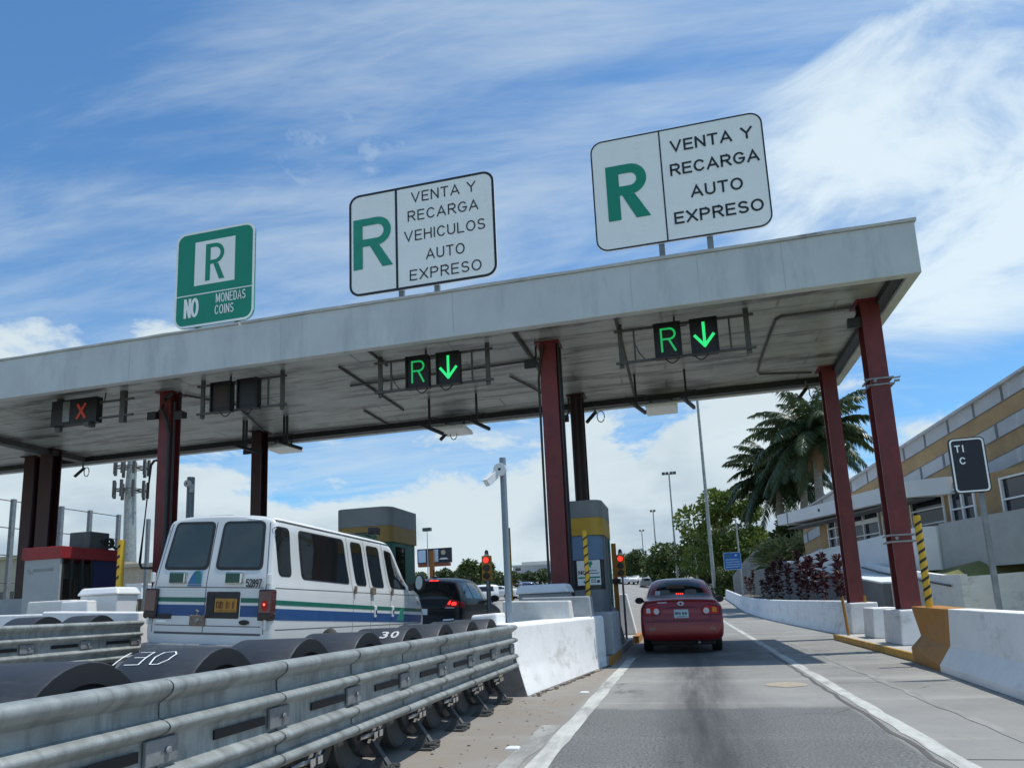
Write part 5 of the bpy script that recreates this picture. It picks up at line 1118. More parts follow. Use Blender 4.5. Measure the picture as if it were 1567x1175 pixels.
seam('roof_gutter', 'seam_grey', van, vbv, 'R', [(.2, 2.37), (4.1, 2.36)], .02, .010); seam('roof_gutter', 'white_paint', van, vbv, 'R', [(.15, 2.392), (4.15, 2.38)], .03, .016)
for x, z in ((-.93, 1.56), (-.93, .98), (.93, 1.54), (.93, .93)): lensbox(van, 'hinge', 'van_white', x - .02, x + .02, z - .07, z + .07, -.03, .03, .008)
for y, z in ((2.47, 1.47), (3.16, 1.47), (4.02, 1.47)): lensbox(van, 'hinge', 'rust', .99, 1.03, z - .07, z + .06, y - .02, y + .03, .006)
lensbox(van, 'latch_plate', 'rust', .99, 1.035, 1.40, 1.52, 3.10, 3.24, .006)
for y in (3.27, 4.05):
    h_ = lensbox(van, 'door_handle', 'white_paint', 1.0, 1.04, 1.0, 1.2, y - .035, y + .035, .012); mb = MB(); mb.box(1.035, 1.046, y - .02, y + .02, 1.05, 1.13); mb.build('grip', 'trim', h_)
mb = MB(); mb.rings([[(x, y, z) for x, y, z in ((xx, -.13, .50), (xx, .12, .50), (xx, .12, .655), (xx, -.11, .655))] for xx in (-.93, -.3, .3, .93)]); mb.build('bumper', 'galv_dull', van, bevel=.02)
mb = MB(); mb.box(-.86, .86, .0, .3, .30, .52); mb.box(-.3, -.2, -.1, .3, .33, .45); mb.build('underframe', 'trim', van)
mr_ = MB(); mr_.rings([[(1.17 + a * .10, 4.98 + .0, 1.68 + c * .17) for a, c in circ(0, 0, 1, 16)], [(1.17 + a * .11, 5.05, 1.68 + c * .18) for a, c in circ(0, 0, 1, 16)], [(1.17 + a * .07, 5.14, 1.68 + c * .13) for a, c in circ(0, 0, 1, 16)]]); mir = mr_.build('wing_mirror', 'trim', van, smooth=50)
mb = MB(); mb.prism([(1.17 + a * .075, 1.68 + c * .14) for a, c in circ(0, 0, 1, 16)], XZ, 4.972, 4.979); mb.build('mirror_glass', 'mirror', mir); mb = MB(); mb.bar((.96, 4.95, 1.58), (1.06, 5.04, 1.6), .05, .14); mb.build('arm', 'trim', mir)
mb = MB(); mb.bar((.62, 3.15, 2.50), (.74, 3.6, 2.56), .05, .03); mb.box(.66, .84, 3.55, 3.72, 2.52, 2.66); mb.tube([(.3, 3.0, 2.49), (.62, 3.5, 2.52), (.7, 3.9, 2.46)], .015, 6); mb.build('roof_floodlight', 'black', van, bevel=.01)
lensbox(van, 'roof_sign_box', 'sign_dark_green', -.55, .42, 4.0 - .3, 4.0 - .1, 2.38, 2.47) if False else None
mb = MB(); mb.box(-.1, .65, 3.9, 4.0, 2.44, 2.57); mb.build('roof_sign_box', 'sign_dark_green', van, bevel=.02)
mb = MB(); mb.tube([(.05, 1.6, 2.46), (.05, 1.6, 2.55)], .04, 8); mb.build('roof_vent', 'trim', van)
D('rust_patch', 'brown', 'T', [(-.30, .26), (.10, .26), (.10, .52), (-.22, .50)], off=.004)
for sx in (-1, 1):
    wheel(van, sx * .93, 1.66, .37, .24, sx); wheel(van, sx * .93, 4.75, .37, .24, sx)
D('corner_marker', 'galv_dull', 'R', [(5.42, 1.24), (5.52, 1.24), (5.52, 1.32), (5.42, 1.32)], off=.004)
# ---- black SUV ------------------------------------------------------------------------
suv = thing('suv', 'black SUV with lit brake lamps waiting at the barrier beyond the van', 'SUV', (-6.42, 17.0, .2)); suv.rotation_euler = (0, rad(2.4), 0)
def sst(y, zt, w_=.90, xt=.62, zb=.34, zbelt=1.22): return (y, (w_, zb, min(zbelt, zt - .06), zt, xt, .035))
st = [sst(-.02, 1.58, .74, .52, .42, 1.15), sst(.02, 1.66, .86, .575, .38), sst(.15, 1.74, .895, .61), sst(.6, 1.79), sst(1.3, 1.81), sst(2.0, 1.79), sst(2.45, 1.70, .9, .6), sst(3.25, 1.26, .9, .6, .34, 1.14), sst(3.9, 1.16, .88, .58, .34, 1.02), sst(4.35, 1.02, .84, .55, .36, .9), sst(4.5, .86, .74, .5, .4, .75)]
sbd, sbv = car_body('body', st, 'suv_black', suv, tilt=lambda y, z: max(0, (z - 1.1)) * .55 * cl(1 - y / 2.0, 0, 1) - .06 * cl((.80 - z) / .1, 0, 1) * cl(1 - y / .5, 0, 1), arches=((.95, .36, .39, 1), (3.6, .36, .39, 1), (.95, .36, .39, -1), (3.6, .36, .39, -1)))
DS = lambda name, mt, ax, poly, **k: decal(name, mt, k.pop('par', suv), sbv, ax, poly, **k)
DS('rear_window', 'glass', 'B', [(-.68, 1.26), (.68, 1.26), (.60, 1.69), (-.60, 1.69)], r=.08)
for ax in ('R', 'L'):
    for P in ([(.62, 1.66), (1.05, 1.70), (1.20, 1.28), (.62, 1.30)], [(1.15, 1.70), (1.85, 1.69), (2.1, 1.27), (1.30, 1.28)], [(1.95, 1.68), (2.3, 1.64), (2.95, 1.30), (2.9, 1.26), (2.2, 1.27)]): DS('side_window', 'glass_sky', ax, P, off=.004, r=.06)
    DS('tail_lamp_side', 'lens_red', ax, [(.06, 1.22), (.34, 1.18), (.30, 1.06), (.06, 1.04)], off=.006, r=.03)
DS('windscreen', 'glass', 'F', [(-.55, 1.66), (.55, 1.66), (.66, 1.3), (-.66, 1.3)], r=.05)
for sx in (-1, 1):
    tl = DS('tail_lamp', 'lens_red', 'B', [(sx * .44, 1.05), (sx * .80, 1.06), (sx * .82, 1.20), (sx * .60, 1.26)], off=.012, r=.03)
    DS('lit_lamp', 'lamp_red', 'B', [(sx * .63, 1.10), (sx * .76, 1.11), (sx * .75, 1.19), (sx * .64, 1.19)], off=.02, r=.05, par=tl)
    DS('lit_lamp', 'lamp_red', 'B', [(sx * .52, 1.13), (sx * .60, 1.12), (sx * .60, 1.22), (sx * .58, 1.23)], off=.02, r=.03, par=tl)
    DS('reverse_lens', 'lens_clear', 'B', [(sx * .46, 1.035), (sx * .72, 1.03), (sx * .70, 1.055), (sx * .5, 1.06)], off=.014, par=tl)
    wheel(suv, sx * .885, .95, .34, .22, sx); wheel(suv, sx * .885, 3.6, .34, .22, sx)
DS('brake_light', 'lamp_red', 'B', [(-.13, 1.725), (.13, 1.725), (.12, 1.745), (-.12, 1.745)], off=.012)
DS('licence_plate', 'sign_white', 'B', [(-.30, .87), (.0, .87), (.0, 1.02), (-.30, 1.02)], off=.012)
DS('exhaust_trim', 'chrome', 'B', [(.42, .72), (.72, .74), (.70, .78), (.44, .76)], off=.008)
seam('tailgate_seam', 'trim', suv, sbv, 'B', [(-.84, .98), (.84, .98)], .02)
mb = MB(); mb.rings([[(1.06 + a * .14, yy, 1.28 + c * .10 * s) for a, c in circ(0, 0, s, 12)] for yy, s in ((2.55, .9), (2.62, 1), (2.75, .7))]); mb.bar((.86, 2.65, 1.25), (.96, 2.65, 1.27), .06, .05); mb.build('wing_mirror', 'trim', suv, smooth=50)
mb = MB(); mb.tube([(-.05, .55, 1.83), (-.02, .45, 2.02)], .012, 6); mb.box(-.08, 0, .5, .62, 1.80, 1.85); mb.build('roof_antenna', 'trim', suv)
# ---- red sedan ------------------------------------------------------------------------
red = thing('sedan', 'dark red sedan with lit brake lights stopped under the canopy in our lane', 'car', (-.12, 16.15, 0)); red.rotation_euler = (0, rad(1.0), rad(1.2))
def rst(y, zt, w_=.885, xt=.58, zb=.31, zbelt=1.08): k = cl((zt - 1.2) / .3, 0, 1); return (y, (w_, zb, min(zbelt, zt - .05), zt + .045 * k, xt + .05 * k, .03))
st = [rst(-.105, 1.08, .82, .68, .32, .96), rst(-.095, 1.13, .862, .71, .29, 1.01), rst(-.02, 1.17, .885, .74, .28, 1.06), rst(.06, 1.185, .888, .75, .28, 1.07), rst(.25, 1.195, .89, .75), rst(.48, 1.205, .89, .745), rst(.62, 1.24, .89, .70), rst(.95, 1.43, .89, .645), rst(1.28, 1.575, .89, .60), rst(1.5, 1.61, .89, .585), rst(2.0, 1.64, .89, .575), rst(2.5, 1.60, .89, .56), rst(2.75, 1.52, .89, .56), rst(3.4, 1.16, .88, .58), rst(3.9, 1.06, .87, .56, .31, .98), rst(4.35, .92, .82, .52, .33, .84), rst(4.5, .78, .7, .45, .38, .7)]
def rtilt(y, z): return -.07 * cl((.72 - z) / .06, 0, 1) * cl(1 - y / .5, 0, 1) * cl((z - .3) / .05, .3, 1) + .10 * cl((z - .95) / .25, 0, 1) * cl(1 - y / .3, 0, 1)
rb, rbv = car_body('body', st, 'car_red', red, tilt=rtilt, arches=((.92, .31, .35, 1), (3.55, .31, .35, 1), (.92, .31, .35, -1), (3.55, .31, .35, -1)))
DR = lambda name, mt, ax, poly, **k: decal(name, mt, k.pop('par', red), rbv, ax, poly, **k)
rw = DR('rear_window', 'glass_car', 'B', [(-.74, 1.235), (.74, 1.235), (.59, 1.635), (-.59, 1.635)], off=.004, r=.05, step=.05)
DR('window_sticker', 'plate_pale', 'B', [(-.56, 1.28), (-.44, 1.28), (-.44, 1.385), (-.55, 1.385)], off=.007, par=rw)
for a in (-.36, .24): DR('headrest', 'seat', 'B', [(a - .13, 1.27), (a + .15, 1.27), (a + .14, 1.40), (a - .11, 1.40)], off=.0065, r=.04, par=rw)
for k in range(4): DR('brake_light', 'lamp_red', 'B', [(-.083 + k * .045, 1.29), (-.053 + k * .045, 1.29), (-.053 + k * .045, 1.318), (-.083 + k * .045, 1.318)], off=.009, par=rw)
for sx in (-1, 1):
    DR('lamp_surround', 'car_red_seam', 'B', [(sx * .445, .845), (sx * .825, .825), (sx * .835, 1.015), (sx * .565, 1.065), (sx * .425, .985)], off=.006, r=.05)
    tl = DR('tail_lamp', 'lens_red', 'B', [(sx * .46, .86), (sx * .80, .84), (sx * .815, 1.0), (sx * .56, 1.05), (sx * .44, .98)], off=.010, r=.05)
    DR('reverse_lens', 'lens_clear', 'B', circ(sx * .535, .925, .062, 14, .066), off=.016, par=tl)
    DR('indicator_lens', 'lens_amber' if sx > 0 else 'lens_clear', 'B', [(sx * .66, .89), (sx * .755, .89), (sx * .755, .99), (sx * .67, 1.0)], off=.016, r=.02, par=tl)
    DR('lamp_side', 'lens_red', 'R' if sx > 0 else 'L', [(.0, .90), (.22, .93), (.16, 1.02), (.02, 1.02)], off=.006, r=.03)
    wheel(red, sx * .875, .92, .315, .21, sx); wheel(red, sx * .875, 3.55, .315, .21, sx)
    DR('side_window', 'glass_sky', 'R' if sx > 0 else 'L', [(1.0, 1.16), (2.95, 1.14), (2.45, 1.5), (1.5, 1.52)], off=.004, r=.08)
    mb = MB(); mb.rings([[(sx * (1.0 + .0) + a * .115, yy, 1.17 + c * .085) for a, c in circ(0, 0, s, 14)] for yy, s in ((2.45, .92), (2.5, 1), (2.62, .65))]); mb.bar((sx * .82, 2.55, 1.12), (sx * .92, 2.52, 1.15), .07, .05); mb.build('wing_mirror', 'trim', red, smooth=50)
pl = DR('licence_plate', 'plate_pale', 'B', [(-.155, .775), (.155, .775), (.155, .96), (-.155, .96)], off=.010, r=.012)
for a, b, c, d in ((-.13, -.07, .85, .905), (-.06, -.01, .85, .895), (.02, .06, .845, .905), (.075, .12, .85, .90), (-.1, .1, .80, .812)): DR('plate_marks', 'plate_ink', 'B', [(a, c), (b, c), (b, d), (a, d)], off=.0125, par=pl)
DR('plate_recess', 'car_red_seam', 'B', [(-.34, .995), (.34, .995), (.31, 1.015), (-.31, 1.015)], off=.004)
for r1, r2 in ((.07, .045), (.038, .042)): 
    em = MB(); 
    o_ = [(u, v) for u, v in circ(0, 1.105, r1, 24, r2)]; vs = []
    for s in (1, .72):
        for u, v in o_: vs.append(hit(rbv, 'B', u * s, 1.085 + (v - 1.105) * s, .014))
    em.add(vs, [(i, (i + 1) % 24, 24 + (i + 1) % 24, 24 + i) for i in range(24)]); em.build('oval_emblem', 'silver', red)
DR('script_badge', 'silver', 'B', [(-.50, 1.105), (-.30, 1.105), (-.30, 1.125), (-.50, 1.125)], off=.006)
for a, wd in (([(-.80, .705), (.80, .705)], .014), ([(-.62, .73), (-.60, 1.0), (-.60, 1.13)], .010), ([(.62, .73), (.60, 1.0), (.60, 1.13)], .010), ([(-.62, .735), (.62, .735)], .010)): seam('panel_seam', 'car_red_seam', red, rbv, 'B', a, wd)
for sx in (-1, 1): DR('bumper_reflector', 'lens_red_dark', 'B', [(sx * .58, .52), (sx * .70, .52), (sx * .70, .57), (sx * .58, .57)], off=.006)
mb = MB(); mb.box(-.70, .70, .15, .6, .19, .30); mb.build('underbody', 'black', red, bevel=.02); mb = MB(); mb.tube([(.35, -.06, .25), (.35, .4, .25)], .03, 10); mb.build('exhaust_pipe', 'galv_dull', red, smooth=40)
# ---- small distant cars -----------------------------------------------------------------
def far_car(label, x, y, rz, mt, suvlike, z=None):
    t = thing('distant_car', label, 'car', (x, y, tz(x, y) if z is None else z), rz, 'cars far down the road')
    f = (lambda y, zt, w_=.88, xt=.62, zb=.33, zbelt=1.0: (y, (w_, zb, min(zbelt, zt - .05), zt, xt, .03)))
    st = [f(0, 1.5 if suvlike else 1.0, .8), f(.15, 1.62 if suvlike else 1.05), f(.7, 1.68 if suvlike else 1.12), f(1.4, 1.68 if suvlike else 1.45), f(2.4, 1.6 if suvlike else 1.42), f(3.1, 1.1), f(4.1, .95), f(4.4, .8, .75)]
    b, bv = car_body('body', st, mt, t, arches=((.85, .33, .36, 1), (3.4, .33, .36, 1), (.85, .33, .36, -1), (3.4, .33, .36, -1)), lvl=1)
    for ax in ('R', 'L'): decal('side_window', 'glass', t, bv, ax, [(.5 if suvlike else 1.1, 1.08), (2.7, 1.08), (2.25, 1.5 if suvlike else 1.36), (.55 if suvlike else 1.3, 1.5 if suvlike else 1.36)], r=.06)
    decal('rear_window', 'glass', t, bv, 'B', [(-.6, 1.1), (.6, 1.1), (.55, 1.48 if suvlike else 1.36), (-.55, 1.48 if suvlike else 1.36)], r=.06)
    decal('windscreen', 'glass', t, bv, 'F', [(-.6, 1.14), (.6, 1.14), (.52, 1.5 if suvlike else 1.36), (-.52, 1.5 if suvlike else 1.36)], r=.06)
    for sx in (-1, 1): wheel(t, sx * .87, .85, .32, .2, sx); wheel(t, sx * .87, 3.4, .32, .2, sx)
far_car('white SUV in the distance between the black SUV and the blue-grey pole', -15.9, 60, 2.0, 'van_white', True)
far_car('white car in the distance just right of the yellow striped post', -16.0, 68, 1.5, 'van_white', False)
far_car('dark blue car in the distance left of the white lidded tank', -15.3, 70, .4, 'far_blue', True)
far_car('white car far down the road between booth and red car', -9.6, 118, .1, 'van_white', False)
far_car('pale car far down the road beside the red car mirror', -7.4, 124, 2.9, 'bld_white', False)
far_car('grey car far down the road nearest the red car roof', -5.6, 112, .1, 'grey_steel', True)
# ------------------------------------------------------------------ building at the right
P0 = Vector((8.4, 28.0)); U = Vector((-.3102, .9507)); Nn = Vector((.9507, .3102))
def bp(s, d, z): p = P0 + U * s + Nn * d; return (p.x, p.y, z)
def bbox(mb, s0, s1, d0, d1, z0, z1, m=0):
    return mb.hexa([bp(s0, d0, z0), bp(s0, d1, z0), bp(s1, d1, z0), bp(s1, d0, z0), bp(s0, d0, z1), bp(s0, d1, z1), bp(s1, d1, z1), bp(s1, d0, z1)], m)
bd = thing('office_building', 'grey and ochre banded building with flat white entrance canopy up the bank at right', 'building', (*bp(3, 4, 2)[:2], 2.0))
def zr(s): return 8.0 - .165 * s
def sl(mb, s0, s1, d0, d1, a0, a1, m=0):   # slab between roof offsets
    mb.hexa([bp(s0, d0, zr(s0) - a1), bp(s0, d1, zr(s0) - a1), bp(s1, d1, zr(s1) - a1), bp(s1, d0, zr(s1) - a1), bp(s0, d0, zr(s0) - a0), bp(s0, d1, zr(s0) - a0), bp(s1, d1, zr(s1) - a0), bp(s1, d0, zr(s1) - a0)], m)
h = 0
for k in range(10):
    th = .54 if k % 2 == 0 else .64
    if zr(-12) - h - th < 2: break
    mb = MB()
    sl(mb, -12, 14.2, 3.0 + .015 * (k % 2), 12, h, h + th - .004); mb.build('wall_band', 'bld_grey' if k % 2 == 0 else 'bld_yellow', bd, world=True); h += th
mb = MB(); sl(mb, -12.1, 14.4, 2.85, 12.1, -.10, -.003); mb.build('roof', 'bld_grey', bd, world=True)
mb = MB()
for k in range(18):
    s = -11.5 + k * 1.45; sl(mb, s, s + .10, 2.985, 3.0, 0, .52)
    sl(mb, s + .5, s + .62, 2.985, 3.0, 1.19, 1.70)
for a in (.535, 1.175, 1.715, 2.355): sl(mb, -12, 14.2, 2.988, 3.0, a, a + .03)
mb.build('panel_ribs', 'grey_wall', bd, world=True)
mb = MB(); mb.hexa([bp(.3, -.0, 4.52), bp(.3, 3.2, 4.52), bp(10.9, 2.4, 4.70), bp(10.9, 0, 4.70), bp(.3, 0, 5.12), bp(.3, 3.2, 5.12), bp(10.9, 2.4, 5.24), bp(10.9, 0, 5.24)]); bbox(mb, -.4, .295, 1.1, 7.5, 4.50, 5.13); mb.hexa([bp(.3, .003, 4.52), bp(-.4, 1.1, 4.5), bp(-.3, 1.3, 4.5), bp(.3, 1.3, 4.52), bp(.3, .003, 5.12), bp(-.4, 1.1, 5.13), bp(-.3, 1.3, 5.13), bp(.3, 1.3, 5.12)])
mb.build('entrance_canopy', 'bld_white', bd, world=True)
mb = MB(); bbox(mb, .5, 10.5, .3, 1.2, 4.44, 4.498); 
for s in (9.75,): bbox(mb, s, s + .06, -.02, 0, 4.62, 5.28)
mb.build('canopy_underside', 'grey_wall', bd, world=True)
for s in (3.9, 6.6):
    mb = MB(); bbox(mb, s, s + .12, -.03, 0, 4.86, 4.98); mb.build('soffit_spot', 'trim', bd, world=True)
# wall below the canopy with windows
mb = MB(); bbox(mb, -12, 9.2, 1.30, 2.9, 2.0, 3.2); bbox(mb, -12, 9.2, 1.30, 2.9, 4.66, 4.9)
for s0, s1 in ((8.4, 9.2), (6.55, 6.95), (4.0, 4.2), (2.1, 2.55), (-.15, .15), (-2.6, -1.4), (-12, -6)): bbox(mb, s0, s1, 1.30, 2.9, 3.2, 4.66)
mb.build('ground_wall', 'bld_yellow', bd, world=True)
def win(s0, s1, nc, rows, glass='glass_bld', split=True):
    f = MB(); w_ = .07
    for i in range(nc + 1): bbox(f, s0 + (s1 - s0 - w_) * i / nc, s0 + (s1 - s0 - w_) * i / nc + w_, 1.24, 1.34, 3.2, 4.66)
    for z in rows: bbox(f, s0 + w_, s1 - w_, 1.25, 1.33, z, z + .06)
    if split: bbox(f, s0 + w_, s1 - w_, 1.255, 1.335, 4.06, 4.26)
    fr = f.build('window_frame', 'white_paint', bd, world=True)
    g = MB(); bbox(g, s0 + .02, s1 - .02, 1.36, 1.38, 3.2, 4.66); o = g.build('pane', glass, fr); o.location = -bd.location
win(6.95, 8.4, 2, (3.2, 3.68, 4.15, 4.6), split=False); win(4.2, 6.55, 2, (3.2, 3.55, 4.6)); win(2.55, 4.0, 2, (3.2, 3.55, 4.6)); win(.15, 2.1, 1, (3.2, 3.55, 4.1, 4.6), 'glass', False); win(-1.4, -.15, 2, (3.2, 3.9, 4.6), split=False); win(-6, -2.6, 3, (3.2, 3.9, 4.6), split=False)
pw = MB(); R = []
for s, d, zt in ((11.0, .9, 3.0), (8, .75, 3.22), (5, .5, 3.27), (2.5, .25, 3.33), (.6, .05, 3.37), (-.1, .1, 3.37), (-.35, .45, 3.36), (-.4, 1.1, 3.36)):
    R.append([bp(s, d, 1.8), bp(s, d + .18, 1.8), bp(s, d + .18, zt), bp(s, d, zt)])
pw.rings(R); tag(pw.build('parapet_wall', 'bld_white', smooth=30), 'curved white parapet wall under the building windows above the lawn', 'parapet')
mb = MB(); mb.hexa([bp(-.45, .5, 1.8), bp(-6, .9, 1.8), bp(-6, 1.2, 1.8), bp(-.45, 1.2, 1.8), bp(-.45, .5, 3.42), bp(-6, .9, 3.5), bp(-6, 1.2, 3.5), bp(-.45, 1.2, 3.42)]); mb.build('side_wall', 'booth_light', bd, world=True)
# lawn, ramp and retaining walls
mb = MB(); xs = [7.7, 8.2, 9, 10, 12, 15]; ys = [25.45, 26.3, 27, 29, 31, 33, 35, 38, 42, 47]; n = len(xs)
def lz(x, y): return 1.25 if y < 26 else (-.4 if x < 7.5 and y > 20.5 else 0) + (.02 if x < 6 else .75 + .03 * (y - 22)) + cl((x - 7.5) / 2.6, 0, 1) * 1.05 * cl((y - 16) / 8, 0, 1) + .28
mb.add([(x, y, lz(x, y)) for y in ys for x in xs], [(j * n + i, j * n + i + 1, (j + 1) * n + i + 1, (j + 1) * n + i) for j in range(len(ys) - 1) for i in range(n - 1)])
tag(mb.build('lawn', 'grass', smooth=60), kind='structure')
mb = MB(); R = []
for y, zt in ((25.2, 1.38), (30, 1.73), (38, 2.44), (45.8, 3.1), (62, 4.4)): R.append([(6.3, y, .1), (6.5, y, .1), (6.5, y, zt), (6.3, y, zt)])
mb.rings(R); mb.hexa([(6.5, 25.2, .1), (7.9, 25.6, .1), (7.9, 25.8, .1), (6.5, 25.4, .1), (6.5, 25.2, 1.38), (7.9, 25.6, 1.36), (7.9, 25.8, 1.36), (6.5, 25.4, 1.38)])
gw = mb.build('retaining_wall', 'grey_wall'); tag(gw, 'grey retaining wall of the ramp behind the red plants', 'retaining wall')
mb = MB(); R = []
for y, zt in ((25.2, 1.38), (30, 1.73), (38, 2.44), (45.8, 3.1)): R.append([(6.27, y, zt + .004), (7.45, y, zt + .004), (7.45, y, zt + .06), (6.27, y, zt + .06)])
mb.rings(R); mb.build('coping', 'bld_white', gw)
mb = MB(); R = []
for y, zt in ((22.0, 1.52), (23.5, 1.55), (29.8, 2.05), (36.3, 2.85), (47.2, 3.62)): R.append([(7.5, y, .1), (7.68, y, .1), (7.68, y, zt), (7.5, y, zt)])
mb.rings(R); rw_ = mb.build('ramp_wall', 'white_conc'); tag(rw_, 'long sloping white ramp wall between the red plants and the lawn', 'ramp wall')
mb = MB(); mb.tube([(7.42, 22.6, 1.22), (7.42, 29.8, 1.85), (7.42, 36.3, 2.6), (7.42, 44, 3.15)], .03, 6); mb.build('handrail', 'trim', rw_)
mb = MB(); R = []
for x, y, zt in ((6.55, 25.05, 1.34), (8.5, 25.4, 1.48), (13, 24.3, 1.66), (22, 22.0, 1.85)): R.append([(x, y, -.1), (x, y + .2, -.1), (x, y + .2, zt), (x, y, zt)])
mb.rings(R); tag(mb.build('ramp_wall', 'white_conc'), 'low white wall behind the blocks of the right island', 'ramp wall')
K = 75 / 56; SW = lambda x, z: (x * K, (z - 1.2) * K + 1.2)
mb = MB(); mb.prism([SW(*p) for p in ((3.7, .5), (8.2, .5), (7.7, 3.52), (7.2, 4.1), (6.04, 4.06), (5.9, 4.92), (4.6, 3.75), (3.7, 2.7))], XZ, 75, 75.3); gw2 = mb.build('sign_wall', 'grey_wall2'); tag(gw2, 'tall grey stepped wall with pale figures left of the red plants', 'wall')
def pf(x0, z0, x1, z1, w_): a, b = SW(x0, z0), SW(x1, z1); m_ = MB(); m_.bar((a[0], 74.95, a[1]), (b[0], 74.95, b[1]), .02, w_); m_.build('pale_figure', 'bld_white', gw2)
pf(5.3, 3.55, 5.75, 3.62, .16); pf(5.62, 3.55, 5.7, 2.9, .16); pf(5.75, 2.75, 5.95, 2.75, .28); pf(5.88, 3.3, 5.93, 2.9, .14)
# ------------------------------------------------------------------ plants
def leafquad(mb, p, d, ln, wd, m=0, droop=0):
    d = Vector(d).normalized(); a = Vector((random.uniform(-1, 1), random.uniform(-1, 1), random.uniform(-1, 1))); u = d.cross(a)
    if u.length < 1e-3: return
    u = u.normalized() * wd / 2; p = Vector(p); q = p + d * ln * .55; r = p + d * ln + Vector((0, 0, -droop))
    mb.add([p - u * .3, p + u * .3, q + u, r, q - u], [(0, 1, 2, 3, 4)], m)
def tree(name, label, x, y, z0, h, R, n, ls, mt, seed, trunk=.22, group='trees along the right of the road', flat=.8, low=.3):
    rnd = random.Random(seed); t = thing(name, label, 'tree', (x, y, z0), 0, group)
    mb = MB(); top = h * .62
    mb.tube([(0, 0, 0), (rnd.uniform(-.1, .1), 0, top * .5), (rnd.uniform(-.3, .3), rnd.uniform(-.2, .2), top)], trunk, 8, r1=trunk * .5)
    blobs = []
    for k in range(15):
        a = rnd.uniform(0, 6.28); rr = R * math.sqrt(rnd.random()) * .78; zz = h * (low + (1 - low) * rnd.random()); zz = min(zz, h * (1 - .35 * (rr / R) ** 2) - R * .18)
        blobs.append((rr * math.cos(a), rr * math.sin(a), zz, R * rnd.uniform(.24, .42)))
    blobs.append((0, 0, h - R * .3, R * .35))
    for bx, by, bz, br in blobs[::2]: mb.tube([(0, 0, top * .55), (bx * .5, by * .5, (top * .55 + bz) / 2 + .2), (bx, by, bz)], trunk * .4, 5, r1=.03)
    mb.build('trunk', 'bark', t, smooth=60)
    lb = MB()
    for k in range(n):
        bx, by, bz, br = blobs[rnd.randrange(len(blobs))]
        d = Vector((rnd.gauss(0, 1), rnd.gauss(0, 1), rnd.gauss(0, 1))).normalized(); rr = br * rnd.uniform(.55, 1.12) ** .7
        p = Vector((bx, by, bz)) + Vector((d.x * rr, d.y * rr, d.z * rr * flat))
        leafquad(lb, p, d + Vector((rnd.uniform(-.8, .8), rnd.uniform(-.8, .8), rnd.uniform(-.9, .3))), ls * rnd.uniform(.7, 1.4), ls * .62)
    lb.build('crown', mt, t, fix=False); return t
random.seed(3)
T1 = tree('broadleaf_tree', 'large green broadleaf tree behind the blue sign', 5.4, 92, 2.9, 11.4, 5.1, 8500, .50, 'leaf_mid', 5, .28, low=.22)
T2 = tree('broadleaf_tree', 'dark lower tree directly above the roof of the red car', 2.2, 120, 4.2, 8.0, 5.2, 5000, .55, 'leaf_dark', 9, .25, low=.15)
for x, y, s, lb in ((-4.0, 142, 1.0, 'dark spreading tree left of the lamp post behind the red car'), (-9.3, 165, .82, 'small far tree at the left end of the row beyond the road'), (6.5, 128, 1.25, 'dark tree behind the large broadleaf tree'), (9.2, 100, .95, 'leafy tree between the large broadleaf tree and the palms'), (-14.5, 190, .7, 'farthest small tree beside the pale far building'), (4.6, 86, .45, 'low dark bush at the foot of the large broadleaf tree'), (7.6, 84, .45, 'low dark bush left of the tall grey stepped wall')):
    dup(T2, (x, y, tz(x, y) - .2), lb, random.uniform(0, 6), s)
T3 = tree('bush', 'green bushy tree below the white warehouse, left one', -33, 122, 3.2, 3.9, 3.0, 2600, .5, 'leaf_far', 12, .15, 'bushes below the white warehouse', low=.1)
for k, (x, y, s, lb) in enumerate(((-29.5, 121, .62, 'green bushy tree below the white warehouse, second from left'), (-26.2, 120, .58, 'green bushy tree below the white warehouse, middle one'), (-23.2, 119, .66, 'green bushy tree below the white warehouse beside the red column'), (-37, 126, .9, 'green bushy tree directly behind the red traffic light'), (-20.0, 119, .6, 'green bushy tree hidden partly by the middle red column'), (-40.5, 128, .95, 'bushy tree right above the roof of the black SUV'), (-45, 130, .9, 'bushy tree behind the roof of the black SUV'), (-50, 130, .8, 'bushy tree far left behind the black SUV'))): dup(T3, (x, y, tz(x, y) - .3 + .5), lb, k * 1.3, s)
T4 = tree('palm_like_tree', 'thin dark tree rising behind the red traffic light', -34.5, 112, 3.4, 5.6, 1.5, 900, .55, 'leaf_dark', 22, .14, 'thin far trees', low=.6)
dup(T4, (-32.2, 114, 3.5), 'thin dark tree just right of the red traffic light', 1.0, (1, 1, .93))
